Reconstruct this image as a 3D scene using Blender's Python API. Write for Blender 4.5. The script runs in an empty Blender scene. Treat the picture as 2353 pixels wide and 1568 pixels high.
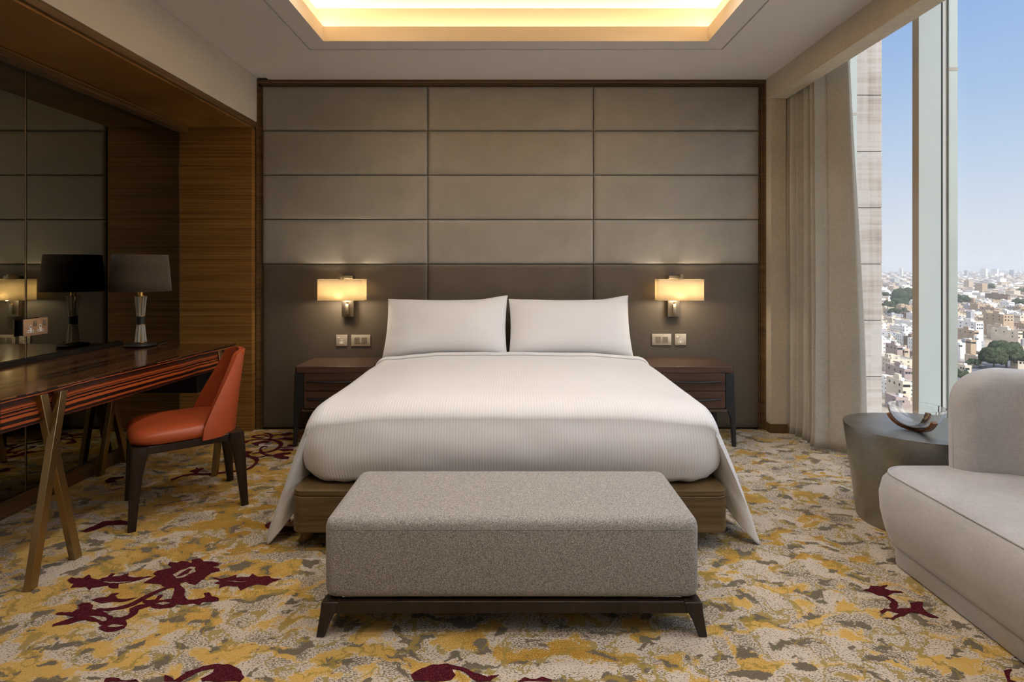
import bpy, bmesh, math, random
from mathutils import Vector, Matrix, noise as mnoise
from mathutils.geometry import tessellate_polygon
random.seed(7)
PI = math.pi
scene = bpy.context.scene
COL = scene.collection

# ------------------------------------------------------------------ camera, sky, sun, exposure
F = 1290.0; CX = 1180.0; CY = 616.0; CH = 1.237        # focal length in pixels, vanishing point, eye height
cam_d = bpy.data.cameras.new('camera'); cam = bpy.data.objects.new('camera', cam_d); COL.objects.link(cam)
cam_d.sensor_width = 36.0; cam_d.sensor_fit = 'HORIZONTAL'
cam_d.lens = F * 36.0 / 2353.0
cam_d.shift_x = -(CX - 1176.5) / 2353.0
cam_d.shift_y = -(784.0 - CY) / 2353.0
cam_d.clip_start = 0.05; cam_d.clip_end = 30000
cam.location = (0, 0, CH); cam.rotation_euler = (PI / 2, 0, 0)
scene.camera = cam

vs = scene.view_settings
vs.view_transform = 'Standard'; vs.look = 'None'; vs.exposure = 0.0; vs.gamma = 1.0; vs.use_curve_mapping = False
cy = scene.cycles
cy.use_denoising = True
cy.max_bounces = 10; cy.diffuse_bounces = 5; cy.glossy_bounces = 5; cy.transmission_bounces = 8
cy.transparent_max_bounces = 12; cy.volume_bounces = 1
cy.caustics_reflective = False; cy.caustics_refractive = False
cy.sample_clamp_indirect = 4.0; cy.sample_clamp_direct = 0.0

def lin(v):
    v = v / 255.0
    return v / 12.92 if v <= 0.04045 else ((v + 0.055) / 1.055) ** 2.4
def C(r, g, b): return (lin(r), lin(g), lin(b), 1.0)

world = bpy.data.worlds.new('sky'); scene.world = world; world.use_nodes = True
wn = world.node_tree.nodes; wl = world.node_tree.links
for n in list(wn): wn.remove(n)
wo = wn.new('ShaderNodeOutputWorld'); wb = wn.new('ShaderNodeBackground')
wt = wn.new('ShaderNodeTexCoord'); wx = wn.new('ShaderNodeSeparateXYZ'); wr = wn.new('ShaderNodeValToRGB')
wl.new(wt.outputs['Generated'], wx.inputs[0]); wl.new(wx.outputs['Z'], wr.inputs[0])
wl.new(wr.outputs[0], wb.inputs[0]); wl.new(wb.outputs[0], wo.inputs[0])
# the sky brightens toward the sun's side
wd = wn.new('ShaderNodeVectorMath'); wd.operation = 'DOT_PRODUCT'; wl.new(wt.outputs['Generated'], wd.inputs[0]); wd.inputs[1].default_value = Vector((0.14, -1.0, 0.95)).normalized()
wm1 = wn.new('ShaderNodeMath'); wm1.operation = 'MAXIMUM'; wl.new(wd.outputs['Value'], wm1.inputs[0]); wm1.inputs[1].default_value = 0.0
wm2 = wn.new('ShaderNodeMath'); wm2.operation = 'POWER'; wl.new(wm1.outputs[0], wm2.inputs[0]); wm2.inputs[1].default_value = 1.3
wm3 = wn.new('ShaderNodeMath'); wm3.operation = 'MULTIPLY_ADD'; wl.new(wm2.outputs[0], wm3.inputs[0]); wm3.inputs[1].default_value = 4.0; wm3.inputs[2].default_value = 0.0
wg = wn.new('ShaderNodeVectorMath'); wg.operation = 'SCALE'; wg.inputs[0].default_value = (1.0, 0.98, 0.96); wl.new(wm3.outputs[0], wg.inputs['Scale'])
wa = wn.new('ShaderNodeVectorMath'); wa.operation = 'ADD'; wl.new(wr.outputs[0], wa.inputs[0]); wl.new(wg.outputs[0], wa.inputs[1])
wl.new(wa.outputs[0], wb.inputs[0])
cr = wr.color_ramp
cr.elements[0].position = 0.0; cr.elements[0].color = C(226, 228, 234)
cr.elements[1].position = 1.0; cr.elements[1].color = C(84, 130, 205)
for p, c in ((0.06, C(218, 227, 239)), (0.16, C(192, 213, 240)), (0.27, C(165, 196, 238)), (0.40, C(140, 178, 232)), (0.6, C(112, 155, 220))):
    e = cr.elements.new(p); e.color = c

sun_d = bpy.data.lights.new('sun', 'SUN'); sun = bpy.data.objects.new('sun', sun_d); COL.objects.link(sun)
sun_d.energy = 2.7; sun_d.angle = 0.009; sun_d.color = (1.0, 0.97, 0.93)
SUN = Vector((0.14, -1.0, 0.95)).normalized()
sun.rotation_euler = SUN.to_track_quat('Z', 'Y').to_euler()
sun.location = (20, -40, 60)

def area(name, loc, rot, sx, sy, e, col, parent=None):
    d = bpy.data.lights.new(name, 'AREA'); d.shape = 'RECTANGLE'; d.size = sx; d.size_y = sy; d.energy = e; d.color = col
    o = bpy.data.objects.new(name, d); COL.objects.link(o); o.location = loc; o.rotation_euler = rot
    if parent: o.parent = parent
    return o
WARM = (1.0, 0.76, 0.47)
COVE_E = 1.0     # watts per strip metre multiplier (lamps of the ceiling cove, built below)

# cove strips of the stepped ceiling: two ledges, four sides each, shining up
TX0, TX1, TY0, TY1, CZ = -1.208, 1.238, 0.55, 3.565, 2.677
def cove(off, z, e):
    x0, x1, y0, y1 = TX0 - off, TX1 + off, TY0 - off, TY1 + off
    L1 = x1 - x0; L2 = y1 - y0
    area('cove_strip', ((x0 + x1) / 2, y1, z), (PI + 0.5, 0, 0), L1, 0.03, e * L1, WARM)
    area('cove_strip', ((x0 + x1) / 2, y0, z), (PI - 0.5, 0, 0), L1, 0.03, e * L1, WARM)
    area('cove_strip', (x0, (y0 + y1) / 2, z), (PI, 0.5, 0), 0.03, L2, e * L2, WARM)
    area('cove_strip', (x1, (y0 + y1) / 2, z), (PI, -0.5, 0), 0.03, L2, e * L2, WARM)
cove(0.035, 2.76, 1.9 * COVE_E)
cove(0.125, 2.915, 4.5 * COVE_E)

# ------------------------------------------------------------------ material helpers
class M:
    def __init__(s, name):
        s.m = bpy.data.materials.new(name); s.m.use_nodes = True
        s.n = s.m.node_tree.nodes; s.l = s.m.node_tree.links
        for x in list(s.n): s.n.remove(x)
        s.out = s.n.new('ShaderNodeOutputMaterial')
    def node(s, t, **kw):
        x = s.n.new(t)
        for k, v in kw.items(): setattr(x, k, v)
        return x
    def link(s, a, b): s.l.new(a, b)
    def coord(s, scale=(1, 1, 1), kind='Object', rot=(0, 0, 0), src=None):
        mp = s.n.new('ShaderNodeMapping'); mp.inputs['Scale'].default_value = scale; mp.inputs['Rotation'].default_value = rot
        if src is None:
            t = s.n.new('ShaderNodeTexCoord'); src = t.outputs[kind]
        s.l.new(src, mp.inputs[0]); return mp.outputs[0]
    def noise(s, vec, scale, detail=3, rough=0.5, dist=0.0):
        x = s.n.new('ShaderNodeTexNoise'); x.inputs['Scale'].default_value = scale; x.inputs['Detail'].default_value = detail
        x.inputs['Roughness'].default_value = rough; x.inputs['Distortion'].default_value = dist
        s.l.new(vec, x.inputs['Vector']); return x
    def ramp(s, fac, stops, interp='LINEAR'):
        x = s.n.new('ShaderNodeValToRGB'); s.l.new(fac, x.inputs[0]); r = x.color_ramp; r.interpolation = interp
        r.elements[0].position = stops[0][0]; r.elements[0].color = stops[0][1]
        r.elements[1].position = stops[-1][0]; r.elements[1].color = stops[-1][1]
        for p, c in stops[1:-1]:
            e = r.elements.new(p); e.color = c
        return x.outputs[0]
    def math(s, op, a, b=None, c=None, clamp=False):
        x = s.n.new('ShaderNodeMath'); x.operation = op; x.use_clamp = clamp
        for i, v in enumerate((a, b, c)):
            if v is None: continue
            if isinstance(v, (int, float)): x.inputs[i].default_value = v
            else: s.l.new(v, x.inputs[i])
        return x.outputs[0]
    def mix(s, f, a, b, mode='MIX'):
        x = s.n.new('ShaderNodeMix'); x.data_type = 'RGBA'; x.blend_type = mode
        for i, v in ((0, f), (6, a), (7, b)):
            if isinstance(v, (int, float)): x.inputs[i].default_value = v
            elif isinstance(v, tuple): x.inputs[i].default_value = v
            else: s.l.new(v, x.inputs[i])
        return x.outputs[2]
    def bump(s, h, strength=0.3, dist=0.01):
        x = s.n.new('ShaderNodeBump'); x.inputs['Strength'].default_value = strength; x.inputs['Distance'].default_value = dist
        s.l.new(h, x.inputs['Height']); return x.outputs[0]
    def bsdf(s, col, rough=0.5, metal=0.0, nrm=None, spec=0.5, sheen=0.0, coat=0.0, coat_r=0.1, trans=0.0, ior=1.45):
        b = s.n.new('ShaderNodeBsdfPrincipled')
        for k, v in (('Base Color', col), ('Roughness', rough), ('Metallic', metal)):
            if isinstance(v, (int, float, tuple)): b.inputs[k].default_value = v
            else: s.l.new(v, b.inputs[k])
        b.inputs['Specular IOR Level'].default_value = spec; b.inputs['Sheen Weight'].default_value = sheen
        b.inputs['Coat Weight'].default_value = coat; b.inputs['Coat Roughness'].default_value = coat_r
        b.inputs['Transmission Weight'].default_value = trans; b.inputs['IOR'].default_value = ior
        if nrm is not None: s.l.new(nrm, b.inputs['Normal'])
        s.l.new(b.outputs[0], s.out.inputs[0]); return b

def plain(name, col, rough=0.5, metal=0.0, spec=0.5, bump=0.0, bscale=200, var=0.06, coat=0.0):
    """a surface with a faint procedural unevenness"""
    m = M(name); v = m.coord()
    n = m.noise(v, bscale if bump else 6, 3)
    c2 = tuple(x * (1 - var) for x in col[:3]) + (1,); c3 = tuple(min(1, x * (1 + var)) for x in col[:3]) + (1,)
    c = m.ramp(n.outputs[0], [(0.3, c2), (0.7, c3)])
    m.bsdf(c, rough, metal, m.bump(n.outputs[0], bump, 0.002) if bump else None, spec=spec, coat=coat)
    return m.m

def wood(name, cols, scale=(1.2, 1.2, 70), rough=0.4, kind='Object', spec=0.5, coat=0.0, big=0.5):
    m = M(name); v = m.coord(scale, kind)
    n = m.noise(v, 1.0, 6, 0.65, 0.3)
    v2 = m.coord(tuple(x * 0.3 for x in scale), kind); n2 = m.noise(v2, 1.0, 2, 0.5)
    f = m.math('ADD', m.math('MULTIPLY', n.outputs[0], 1 - big * 0.5), m.math('MULTIPLY', n2.outputs[0], big * 0.5))
    c = m.ramp(f, [(0.34, cols[0]), (0.5, cols[1]), (0.66, cols[2])])
    m.bsdf(c, rough, 0, m.bump(n.outputs[0], 0.12, 0.002), spec=spec, coat=coat); return m.m

MAT = {}
MAT['ceiling'] = plain('ceiling_paint', C(214, 211, 209), 0.85, spec=0.2, var=0.015)
MAT['cove'] = plain('cove_paint', C(228, 216, 196), 0.8, spec=0.2, var=0.01)
MAT['cream'] = plain('cream_paint', C(210, 204, 194), 0.85, spec=0.2, var=0.015)
MAT['oak'] = wood('warm_oak_veneer', [C(92, 63, 29), C(134, 96, 48), C(160, 119, 66)], (1.0, 1.0, 100), 0.42, big=0.25)
MAT['oak_trim'] = wood('brown_oak_trim', [C(62, 46, 26), C(96, 73, 44), C(120, 94, 60)], (1.5, 1.5, 90), 0.45)
MAT['platform'] = wood('platform_oak', [C(64, 50, 31), C(92, 75, 48), C(110, 92, 62)], (3.0, 3.0, 75), 0.42)
MAT['walnut'] = wood('nightstand_walnut', [C(46, 32, 26), C(74, 54, 45), C(88, 66, 56)], (2.0, 2.0, 50), 0.33, coat=0.15)
MAT['wenge'] = wood('wenge_stained_wood', [C(22, 15, 11), C(38, 27, 21), C(50, 37, 29)], (40, 40, 2.5), 0.38)
MAT['black_metal'] = plain('black_metal', C(34, 36, 38), 0.42, 0.0, var=0.05)
MAT['black'] = plain('black_board', C(14, 13, 12), 0.5, var=0.05)
MAT['brass'] = plain('brushed_bronze', C(160, 138, 102), 0.30, 1.0, var=0.05)
MAT['gold'] = plain('polished_brass', C(214, 170, 92), 0.22, 1.0, var=0.03)
MAT['nickel'] = plain('aged_nickel', C(160, 148, 130), 0.36, 1.0, var=0.12)
MAT['plate'] = plain('switch_plate', C(196, 186, 170), 0.4, 0.35, var=0.02)
MAT['bronze_plate'] = plain('bronze_socket_plate', C(190, 158, 128), 0.4, 0.4, var=0.02)
MAT['rocker'] = plain('switch_rocker', C(150, 140, 122), 0.35, 0.6, var=0.03)
MAT['white_plastic'] = plain('white_plastic', C(232, 230, 222), 0.35, var=0.01)
MAT['dark_hole'] = plain('dark_hole', C(16, 15, 14), 0.6, var=0.05)
MAT['sill'] = plain('white_sill', C(225, 225, 220), 0.5, var=0.02)
MAT['mullion'] = plain('pale_green_mullion', C(200, 210, 206), 0.42, var=0.012)
MAT['mullion_in'] = plain('beige_mullion_edge', C(188, 180, 168), 0.5, var=0.02)
MAT['gasket'] = plain('rubber_gasket', C(20, 20, 22), 0.5, var=0.05)
MAT['alu'] = plain('grey_aluminium_cap', C(168, 174, 168), 0.38, 0.3, var=0.05)

def leather(name, c, rough=0.45):
    m = M(name); v = m.coord(); n = m.noise(v, 3.2, 5, 0.6); f = m.noise(v, 420, 3)
    lo = tuple(x * 0.88 for x in c[:3]) + (1,); hi = tuple(x * 1.12 for x in c[:3]) + (1,)
    col = m.ramp(n.outputs[0], [(0.3, lo), (0.7, hi)])
    m.bsdf(col, m.math('MULTIPLY_ADD', n.outputs[0], 0.12, rough - 0.06), 0, m.bump(f.outputs[0], 0.12, 0.001), spec=0.5)
    return m.m
MAT['panel_light'] = leather('taupe_leather', C(147, 143, 136), 0.42)
MAT['panel_dark'] = leather('dark_brown_leather', C(90, 82, 72), 0.46)
MAT['chair_leather'] = leather('rust_orange_leather', C(168, 78, 42), 0.40)

def fabric(name, c, scale=350, depth=0.35, contrast=0.2, rough=0.9, kind='Object', sheen=0.2, mott=0.05):
    m = M(name)
    v = m.coord((1, 1, 1), kind)
    a = m.noise(m.coord((1, 1, 0.12), kind), scale, 2); b = m.noise(m.coord((0.12, 0.12, 1), kind), scale, 2)
    w = m.math('ADD', m.math('MULTIPLY', a.outputs[0], 0.5), m.math('MULTIPLY', b.outputs[0], 0.5))
    n = m.noise(v, 5, 3)
    lo = tuple(x * (1 - contrast) for x in c[:3]) + (1,); hi = tuple(min(1, x * (1 + contrast)) for x in c[:3]) + (1,)
    col = m.ramp(w, [(0.4, lo), (0.6, hi)])
    col = m.mix(1.0, col, m.ramp(n.outputs[0], [(0.3, (1 - mott,) * 3 + (1,)), (0.7, (1 + mott,) * 3 + (1,))]), 'MULTIPLY')
    m.bsdf(col, rough, 0, m.bump(w, depth, 0.0015), spec=0.2, sheen=sheen)
    return m.m
MAT['wallpaper'] = fabric('beige_woven_wallpaper', C(200, 190, 172), 260, 0.3, 0.08)
MAT['curtain'] = fabric('greige_curtain_cloth', C(192, 186, 174), 300, 0.25, 0.12)
_c = MAT['curtain'].node_tree; _o = [n for n in _c.nodes if n.type == 'OUTPUT_MATERIAL'][0]; _b = [n for n in _c.nodes if n.type == 'BSDF_PRINCIPLED'][0]
_t = _c.nodes.new('ShaderNodeBsdfTranslucent'); _t.inputs[0].default_value = C(200, 192, 176); _x = _c.nodes.new('ShaderNodeMixShader'); _x.inputs[0].default_value = 0.22
_c.links.new(_b.outputs[0], _x.inputs[1]); _c.links.new(_t.outputs[0], _x.inputs[2]); _c.links.new(_x.outputs[0], _o.inputs[0])
MAT['sofa'] = fabric('pale_grey_velvet', C(178, 177, 179), 320, 0.2, 0.07, sheen=0.5, mott=0.09)
MAT['shade_dark'] = fabric('charcoal_lamp_cloth', C(76, 66, 56), 500, 0.2, 0.15)

def tweed():
    m = M('grey_tweed'); v = m.coord()
    n = m.noise(v, 440, 2, 0.6, 0.6); n2 = m.noise(v, 200, 1)
    f = m.math('ADD', m.math('MULTIPLY', n.outputs[0], 0.8), m.math('MULTIPLY', n2.outputs[0], 0.2))
    c = m.ramp(f, [(0.36, C(98, 96, 93)), (0.48, C(138, 136, 133)), (0.62, C(190, 188, 186))])
    m.bsdf(c, 0.95, 0, m.bump(f, 0.5, 0.002), spec=0.15, sheen=0.2); return m.m
MAT['tweed'] = tweed()

def linen(name, axis, period, c=C(228, 228, 230), amt=0.10, uv=True):
    m = M(name)
    t = m.node('ShaderNodeTexCoord'); sp = m.node('ShaderNodeSeparateXYZ')
    m.link(t.outputs['UV' if uv else 'Object'], sp.inputs[0])
    s = m.math('SINE', m.math('MULTIPLY', sp.outputs[axis], 2 * PI / period))
    f = m.math('MULTIPLY_ADD', s, 0.5, 0.5)
    dk = tuple(x * (1 - amt) for x in c[:3]) + (1,)
    col = m.mix(f, dk, c)
    n = m.noise(m.coord(), 3.0, 3)
    h = m.math('ADD', m.math('MULTIPLY', f, 0.3), m.math('MULTIPLY', n.outputs[0], 1.0))
    m.bsdf(col, m.math('MULTIPLY_ADD', f, 0.2, 0.55), 0, m.bump(h, 0.22, 0.006), spec=0.3, sheen=0.15); return m.m
MAT['duvet'] = linen('striped_white_duvet', 'X', 0.0130, amt=0.075)
MAT['sheet'] = linen('striped_white_sheet', 'X', 0.012)
MAT['pillow'] = linen('white_pillow_satin', 'Z', 0.009, amt=0.05, uv=False)

def macassar(name, top):
    m = M(name)
    t = m.node('ShaderNodeTexCoord'); sp = m.node('ShaderNodeSeparateXYZ'); m.link(t.outputs['Object'], sp.inputs[0])
    wob = m.noise(m.coord((0.6, 1.1, 0.6)), 2.0, 4, 0.6)
    wob2 = m.noise(m.coord((0.5, 1.6, 0.5) if top else (0.5, 9, 0.5)), 2.0, 3, 0.6)
    base = sp.outputs['X' if top else 'Z']
    k = 0.06 if top else 0.016
    pos = m.math('ADD', base, m.math('ADD', m.math('MULTIPLY', wob.outputs[0], k * 1.4), m.math('MULTIPLY', wob2.outputs[0], k * 0.18)))
    cb = m.node('ShaderNodeCombineXYZ'); m.link(pos, cb.inputs[0])
    cb.inputs[1].default_value = 3.3
    n = m.node('ShaderNodeTexNoise'); n.noise_dimensions = '2D'; m.link(cb.outputs[0], n.inputs['Vector'])
    n.inputs['Scale'].default_value = 34 if top else 40; n.inputs['Detail'].default_value = 4.5; n.inputs['Roughness'].default_value = 0.7
    if top: st = [(0.40, C(26, 14, 9)), (0.48, C(40, 21, 13)), (0.51, C(108, 66, 38)), (0.58, C(128, 82, 48)), (0.61, C(44, 24, 15))]
    else: st = [(0.36, C(110, 50, 24)), (0.40, C(24, 10, 8)), (0.485, C(30, 12, 9)), (0.505, C(150, 72, 32)), (0.565, C(176, 88, 40)), (0.59, C(120, 54, 26)), (0.61, C(26, 11, 9))]
    c = m.ramp(n.outputs[0], st)
    m.bsdf(c, 0.19 if top else 0.3, 0, None, spec=0.5, coat=0.35 if top else 0.1, coat_r=0.12); return m.m
MAT['desk_top'] = macassar('macassar_ebony_top', True)
MAT['desk_edge'] = macassar('macassar_ebony_edge', False)

def mirror():
    m = M('bronze_mirror_glass')
    n = m.noise(m.coord(), 1.5, 1)
    g = m.node('ShaderNodeBsdfGlossy'); g.inputs['Roughness'].default_value = 0.0
    m.link(m.ramp(n.outputs[0], [(0.3, (0.25, 0.245, 0.195, 1)), (0.7, (0.26, 0.255, 0.205, 1))]), g.inputs['Color'])
    m.link(g.outputs[0], m.out.inputs[0]); return m.m
MAT['mirror'] = mirror()

def hammered():
    m = M('hammered_pewter')
    v = m.node('ShaderNodeTexVoronoi'); v.feature = 'F1'; v.inputs['Scale'].default_value = 175
    m.link(m.coord(), v.inputs['Vector'])
    n = m.noise(m.coord(), 8, 3)
    c = m.ramp(n.outputs[0], [(0.3, C(138, 135, 126)), (0.7, C(156, 153, 144))])
    m.bsdf(c, 0.30, 0.9, m.bump(v.outputs['Distance'], 0.4, 0.0025), spec=0.5); return m.m
MAT['hammered'] = hammered()

def pane(name, tint):
    """window glass: clear with a Fresnel reflection"""
    m = M(name)
    tr = m.node('ShaderNodeBsdfTransparent'); g = m.node('ShaderNodeBsdfGlossy'); mx = m.node('ShaderNodeMixShader'); lw = m.node('ShaderNodeLayerWeight'); lw.inputs[0].default_value = 0.5
    fac = m.math('MULTIPLY_ADD', m.math('POWER', lw.outputs['Facing'], 5.0), 0.5, 0.02)
    n = m.noise(m.coord(), 0.7, 1); m.link(m.ramp(n.outputs[0], [(0.3, tint), (0.7, tint)]), tr.inputs[0])
    g.inputs['Roughness'].default_value = 0.01
    m.link(fac, mx.inputs[0]); m.link(tr.outputs[0], mx.inputs[1]); m.link(g.outputs[0], mx.inputs[2]); m.link(mx.outputs[0], m.out.inputs[0])
    return m.m
MAT['pane'] = pane('clear_window_glass', (0.985, 0.99, 0.985, 1))
def clear_glass(name, tint, tr=1.0):
    m = M(name); n = m.noise(m.coord(), 2, 1)
    c = m.ramp(n.outputs[0], [(0.3, tint), (0.7, tint)])
    m.bsdf(c, 0.0 if tr == 1.0 else 0.08, 0, None, trans=tr, ior=1.45); return m.m
MAT['bowl_glass'] = clear_glass('bowl_glass', (0.98, 0.99, 1.0, 1))
MAT['rod_glass'] = clear_glass('lamp_rod_glass', (0.96, 0.90, 0.80, 1), 0.65)
MAT['teak'] = wood('teak_cradle', [C(92, 52, 26), C(138, 86, 50), C(160, 106, 66)], (40, 40, 8), 0.4)

def lit_shade():
    m = M('cream_lamp_linen'); v = m.coord()
    n = m.noise(m.coord((1, 1, 0.2)), 500, 2)
    c = m.ramp(n.outputs[0], [(0.4, C(238, 222, 190)), (0.6, C(248, 236, 208))])
    d = m.node('ShaderNodeBsdfDiffuse'); t = m.node('ShaderNodeBsdfTranslucent'); mx = m.node('ShaderNodeMixShader'); mx.inputs[0].default_value = 0.6
    m.link(c, d.inputs[0]); m.link(c, t.inputs[0]); m.link(d.outputs[0], mx.inputs[1]); m.link(t.outputs[0], mx.inputs[2])
    m.link(mx.outputs[0], m.out.inputs[0]); return m.m
MAT['lit_shade'] = lit_shade()

def stone():
    m = M('striated_travertine')
    a = m.noise(m.coord((1.2, 1.2, 26)), 1.0, 5, 0.65, 0.4); b = m.noise(m.coord((22, 3, 0.9)), 1.0, 4, 0.6, 0.3); n = m.noise(m.coord(), 3, 4)
    f = m.math('ADD', m.math('MULTIPLY', a.outputs[0], 0.45), m.math('MULTIPLY', b.outputs[0], 0.35)); f = m.math('ADD', f, m.math('MULTIPLY', n.outputs[0], 0.2))
    c = m.ramp(f, [(0.34, C(160, 149, 141)), (0.45, C(194, 183, 174)), (0.55, C(210, 202, 195)), (0.66, C(192, 189, 188))])
    m.bsdf(c, 0.6, 0, None, spec=0.3); return m.m
MAT['stone'] = stone()

# carpet: pale wool with warped gold and grey-brown blotches, all speckled
def carpet():
    m = M('abstract_floral_carpet')
    t = m.node('ShaderNodeTexCoord'); obj = t.outputs['Object']
    sp = m.node('ShaderNodeSeparateXYZ'); m.link(obj, sp.inputs[0])
    w = m.noise(obj, 4.2, 4, 0.6)
    va = m.node('ShaderNodeVectorMath'); va.operation = 'MULTIPLY_ADD'
    m.link(w.outputs['Color'], va.inputs[0]); va.inputs[1].default_value = (0.20, 0.20, 0.0); m.link(obj, va.inputs[2])
    warp = va.outputs[0]
    jag = m.noise(obj, 62, 3, 0.65)
    vb = m.node('ShaderNodeVectorMath'); vb.operation = 'MULTIPLY_ADD'
    m.link(jag.outputs['Color'], vb.inputs[0]); vb.inputs[1].default_value = (0.034, 0.026, 0.0); m.link(warp, vb.inputs[2])
    wv = vb.outputs[0]
    g1 = m.noise(m.coord((0.72, 1.15, 1), src=wv, rot=(0, 0, 0.35)), 8.2, 2.8, 0.56)
    g2 = m.noise(m.coord((0.8, 1.3, 1), src=wv, rot=(0, 0, -0.4)), 12.5, 2.4, 0.5)
    g3 = m.noise(m.coord((1, 1, 1), src=wv, rot=(0, 0, 1.1)), 7.0, 2.5, 0.5)
    reg = m.noise(obj, 0.9, 1)
    spk = m.noise(obj, 260, 1.5, 0.6)
    spk2 = m.noise(m.coord((0.7, 1.3, 1)), 190, 1.5, 0.6)
    # base: pale with grey specks
    dens = m.math('MULTIPLY_ADD', g3.outputs[0], 0.42, 0.225)
    fac = m.math('GREATER_THAN', spk2.outputs[0], m.math('SUBTRACT', 0.98, dens))
    pale = C(200, 188, 172); grey = C(112, 103, 86); ochre = C(160, 120, 32); pgold = C(200, 164, 88); dgrey = C(102, 93, 77)
    base = m.mix(fac, pale, grey)
    # gold blotches: solid ochre and speckled light gold
    xg = m.math('MULTIPLY', m.math('SUBTRACT', 0.4, sp.outputs['X'], clamp=False), 0.028)
    ga = m.math('ADD', g1.outputs[0], m.math('ADD', xg, m.math('MULTIPLY', m.math('SUBTRACT', reg.outputs[0], 0.5), 0.10)))
    gmask = m.math('GREATER_THAN', m.math('MULTIPLY_ADD', m.math('SUBTRACT', spk2.outputs[0], 0.5), 0.20, ga), 0.545)
    solid = m.math('MULTIPLY_ADD', m.math('SUBTRACT', reg.outputs[0], 0.5), 1.6, 0.42)
    gs = m.math('GREATER_THAN', m.math('MULTIPLY_ADD', spk.outputs[0], 1.0, m.math('MULTIPLY', g2.outputs[0], 0.5)), m.math('SUBTRACT', 0.97, m.math('MULTIPLY', solid, 0.50)))
    gold = m.mix(gs, pgold, ochre)
    col = m.mix(gmask, base, gold)
    # grey-brown blotches with ragged edges
    kmask = m.math('GREATER_THAN', m.math('MULTIPLY_ADD', m.math('SUBTRACT', spk.outputs[0], 0.5), 0.12, g2.outputs[0]), 0.588)
    ks = m.math('GREATER_THAN', spk.outputs[0], 0.63)
    kcol = m.mix(ks, dgrey, C(132, 122, 102))
    col = m.mix(kmask, col, kcol)
    # thin ochre contour lines
    ln = m.math('LESS_THAN', m.math('ABSOLUTE', m.math('SUBTRACT', g3.outputs[0], 0.5)), 0.013)
    col = m.mix(m.math('MULTIPLY', ln, 0.85), col, C(150, 128, 58))
    fz = m.noise(obj, 900, 2)
    b = m.bsdf(col, 0.97, 0, m.bump(fz.outputs[0], 0.5, 0.003), spec=0.08, sheen=0.15); return m.m
MAT['carpet'] = carpet()
def tuft(name, a, b_):
    m = M(name); obj = m.coord(); s = m.noise(obj, 260, 2)
    m.bsdf(m.ramp(s.outputs[0], [(0.42, a), (0.6, b_)]), 0.97, 0, m.bump(m.noise(obj, 900, 2).outputs[0], 0.5, 0.003), spec=0.05); return m.m
MAT['burgundy'] = tuft('burgundy_carpet_pile', C(62, 18, 28), C(92, 36, 44))
MAT['pale_pile'] = tuft('pale_carpet_pile', C(134, 122, 98), C(196, 182, 164))

# ------------------------------------------------------------------ mesh helpers
WLOC = {}
def P(x, y, Y):
    s = F / Y
    return Vector(((x - CX) / s, Y, CH - (y - CY) / s))
def PF(x, y, z=0.0):
    Y = F * (CH - z) / (y - CY)
    return Vector(((x - CX) * Y / F, Y, z))

def obj(name, bm, m, parent=None, smooth=True, bevel=0.0, seg=2, sub=0, solid=0.0, soff=-1.0, wn=True, angle=0.7):
    bmesh.ops.recalc_face_normals(bm, faces=bm.faces) if not solid else None
    me = bpy.data.meshes.new(name)
    base = WLOC.get(parent.name, Vector((0, 0, 0))) if parent else Vector((0, 0, 0))
    if parent: bm.transform(Matrix.Translation(-base))
    bm.to_mesh(me); bm.free()
    for mm in (m if isinstance(m, (list, tuple)) else [m]): me.materials.append(MAT[mm] if isinstance(mm, str) else mm)
    if smooth:
        for p in me.polygons: p.use_smooth = True
        try: me.set_sharp_from_angle(angle=angle)
        except Exception: pass
    o = bpy.data.objects.new(name, me); COL.objects.link(o)
    if parent: o.parent = parent
    WLOC[o.name] = base
    if solid:
        md = o.modifiers.new('thick', 'SOLIDIFY'); md.thickness = solid; md.offset = soff
    if bevel:
        md = o.modifiers.new('bevel', 'BEVEL'); md.width = bevel; md.segments = seg; md.limit_method = 'ANGLE'; md.angle_limit = 0.6
    if sub:
        md = o.modifiers.new('subd', 'SUBSURF'); md.levels = sub; md.render_levels = sub
    return o
def thing(name, label, cat, loc, group=None):
    o = bpy.data.objects.new(name, None); COL.objects.link(o); o.location = loc; o.empty_display_size = 0.1
    WLOC[o.name] = Vector(loc)
    return tag(o, label, cat, group)
def tag(o, label, cat, group=None):
    o['label'] = label; o['category'] = cat
    if group: o['group'] = group
    return o
def struct(name, bm, m, **kw):
    o = obj(name, bm, m, **kw); o['kind'] = 'structure'; return o

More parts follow.
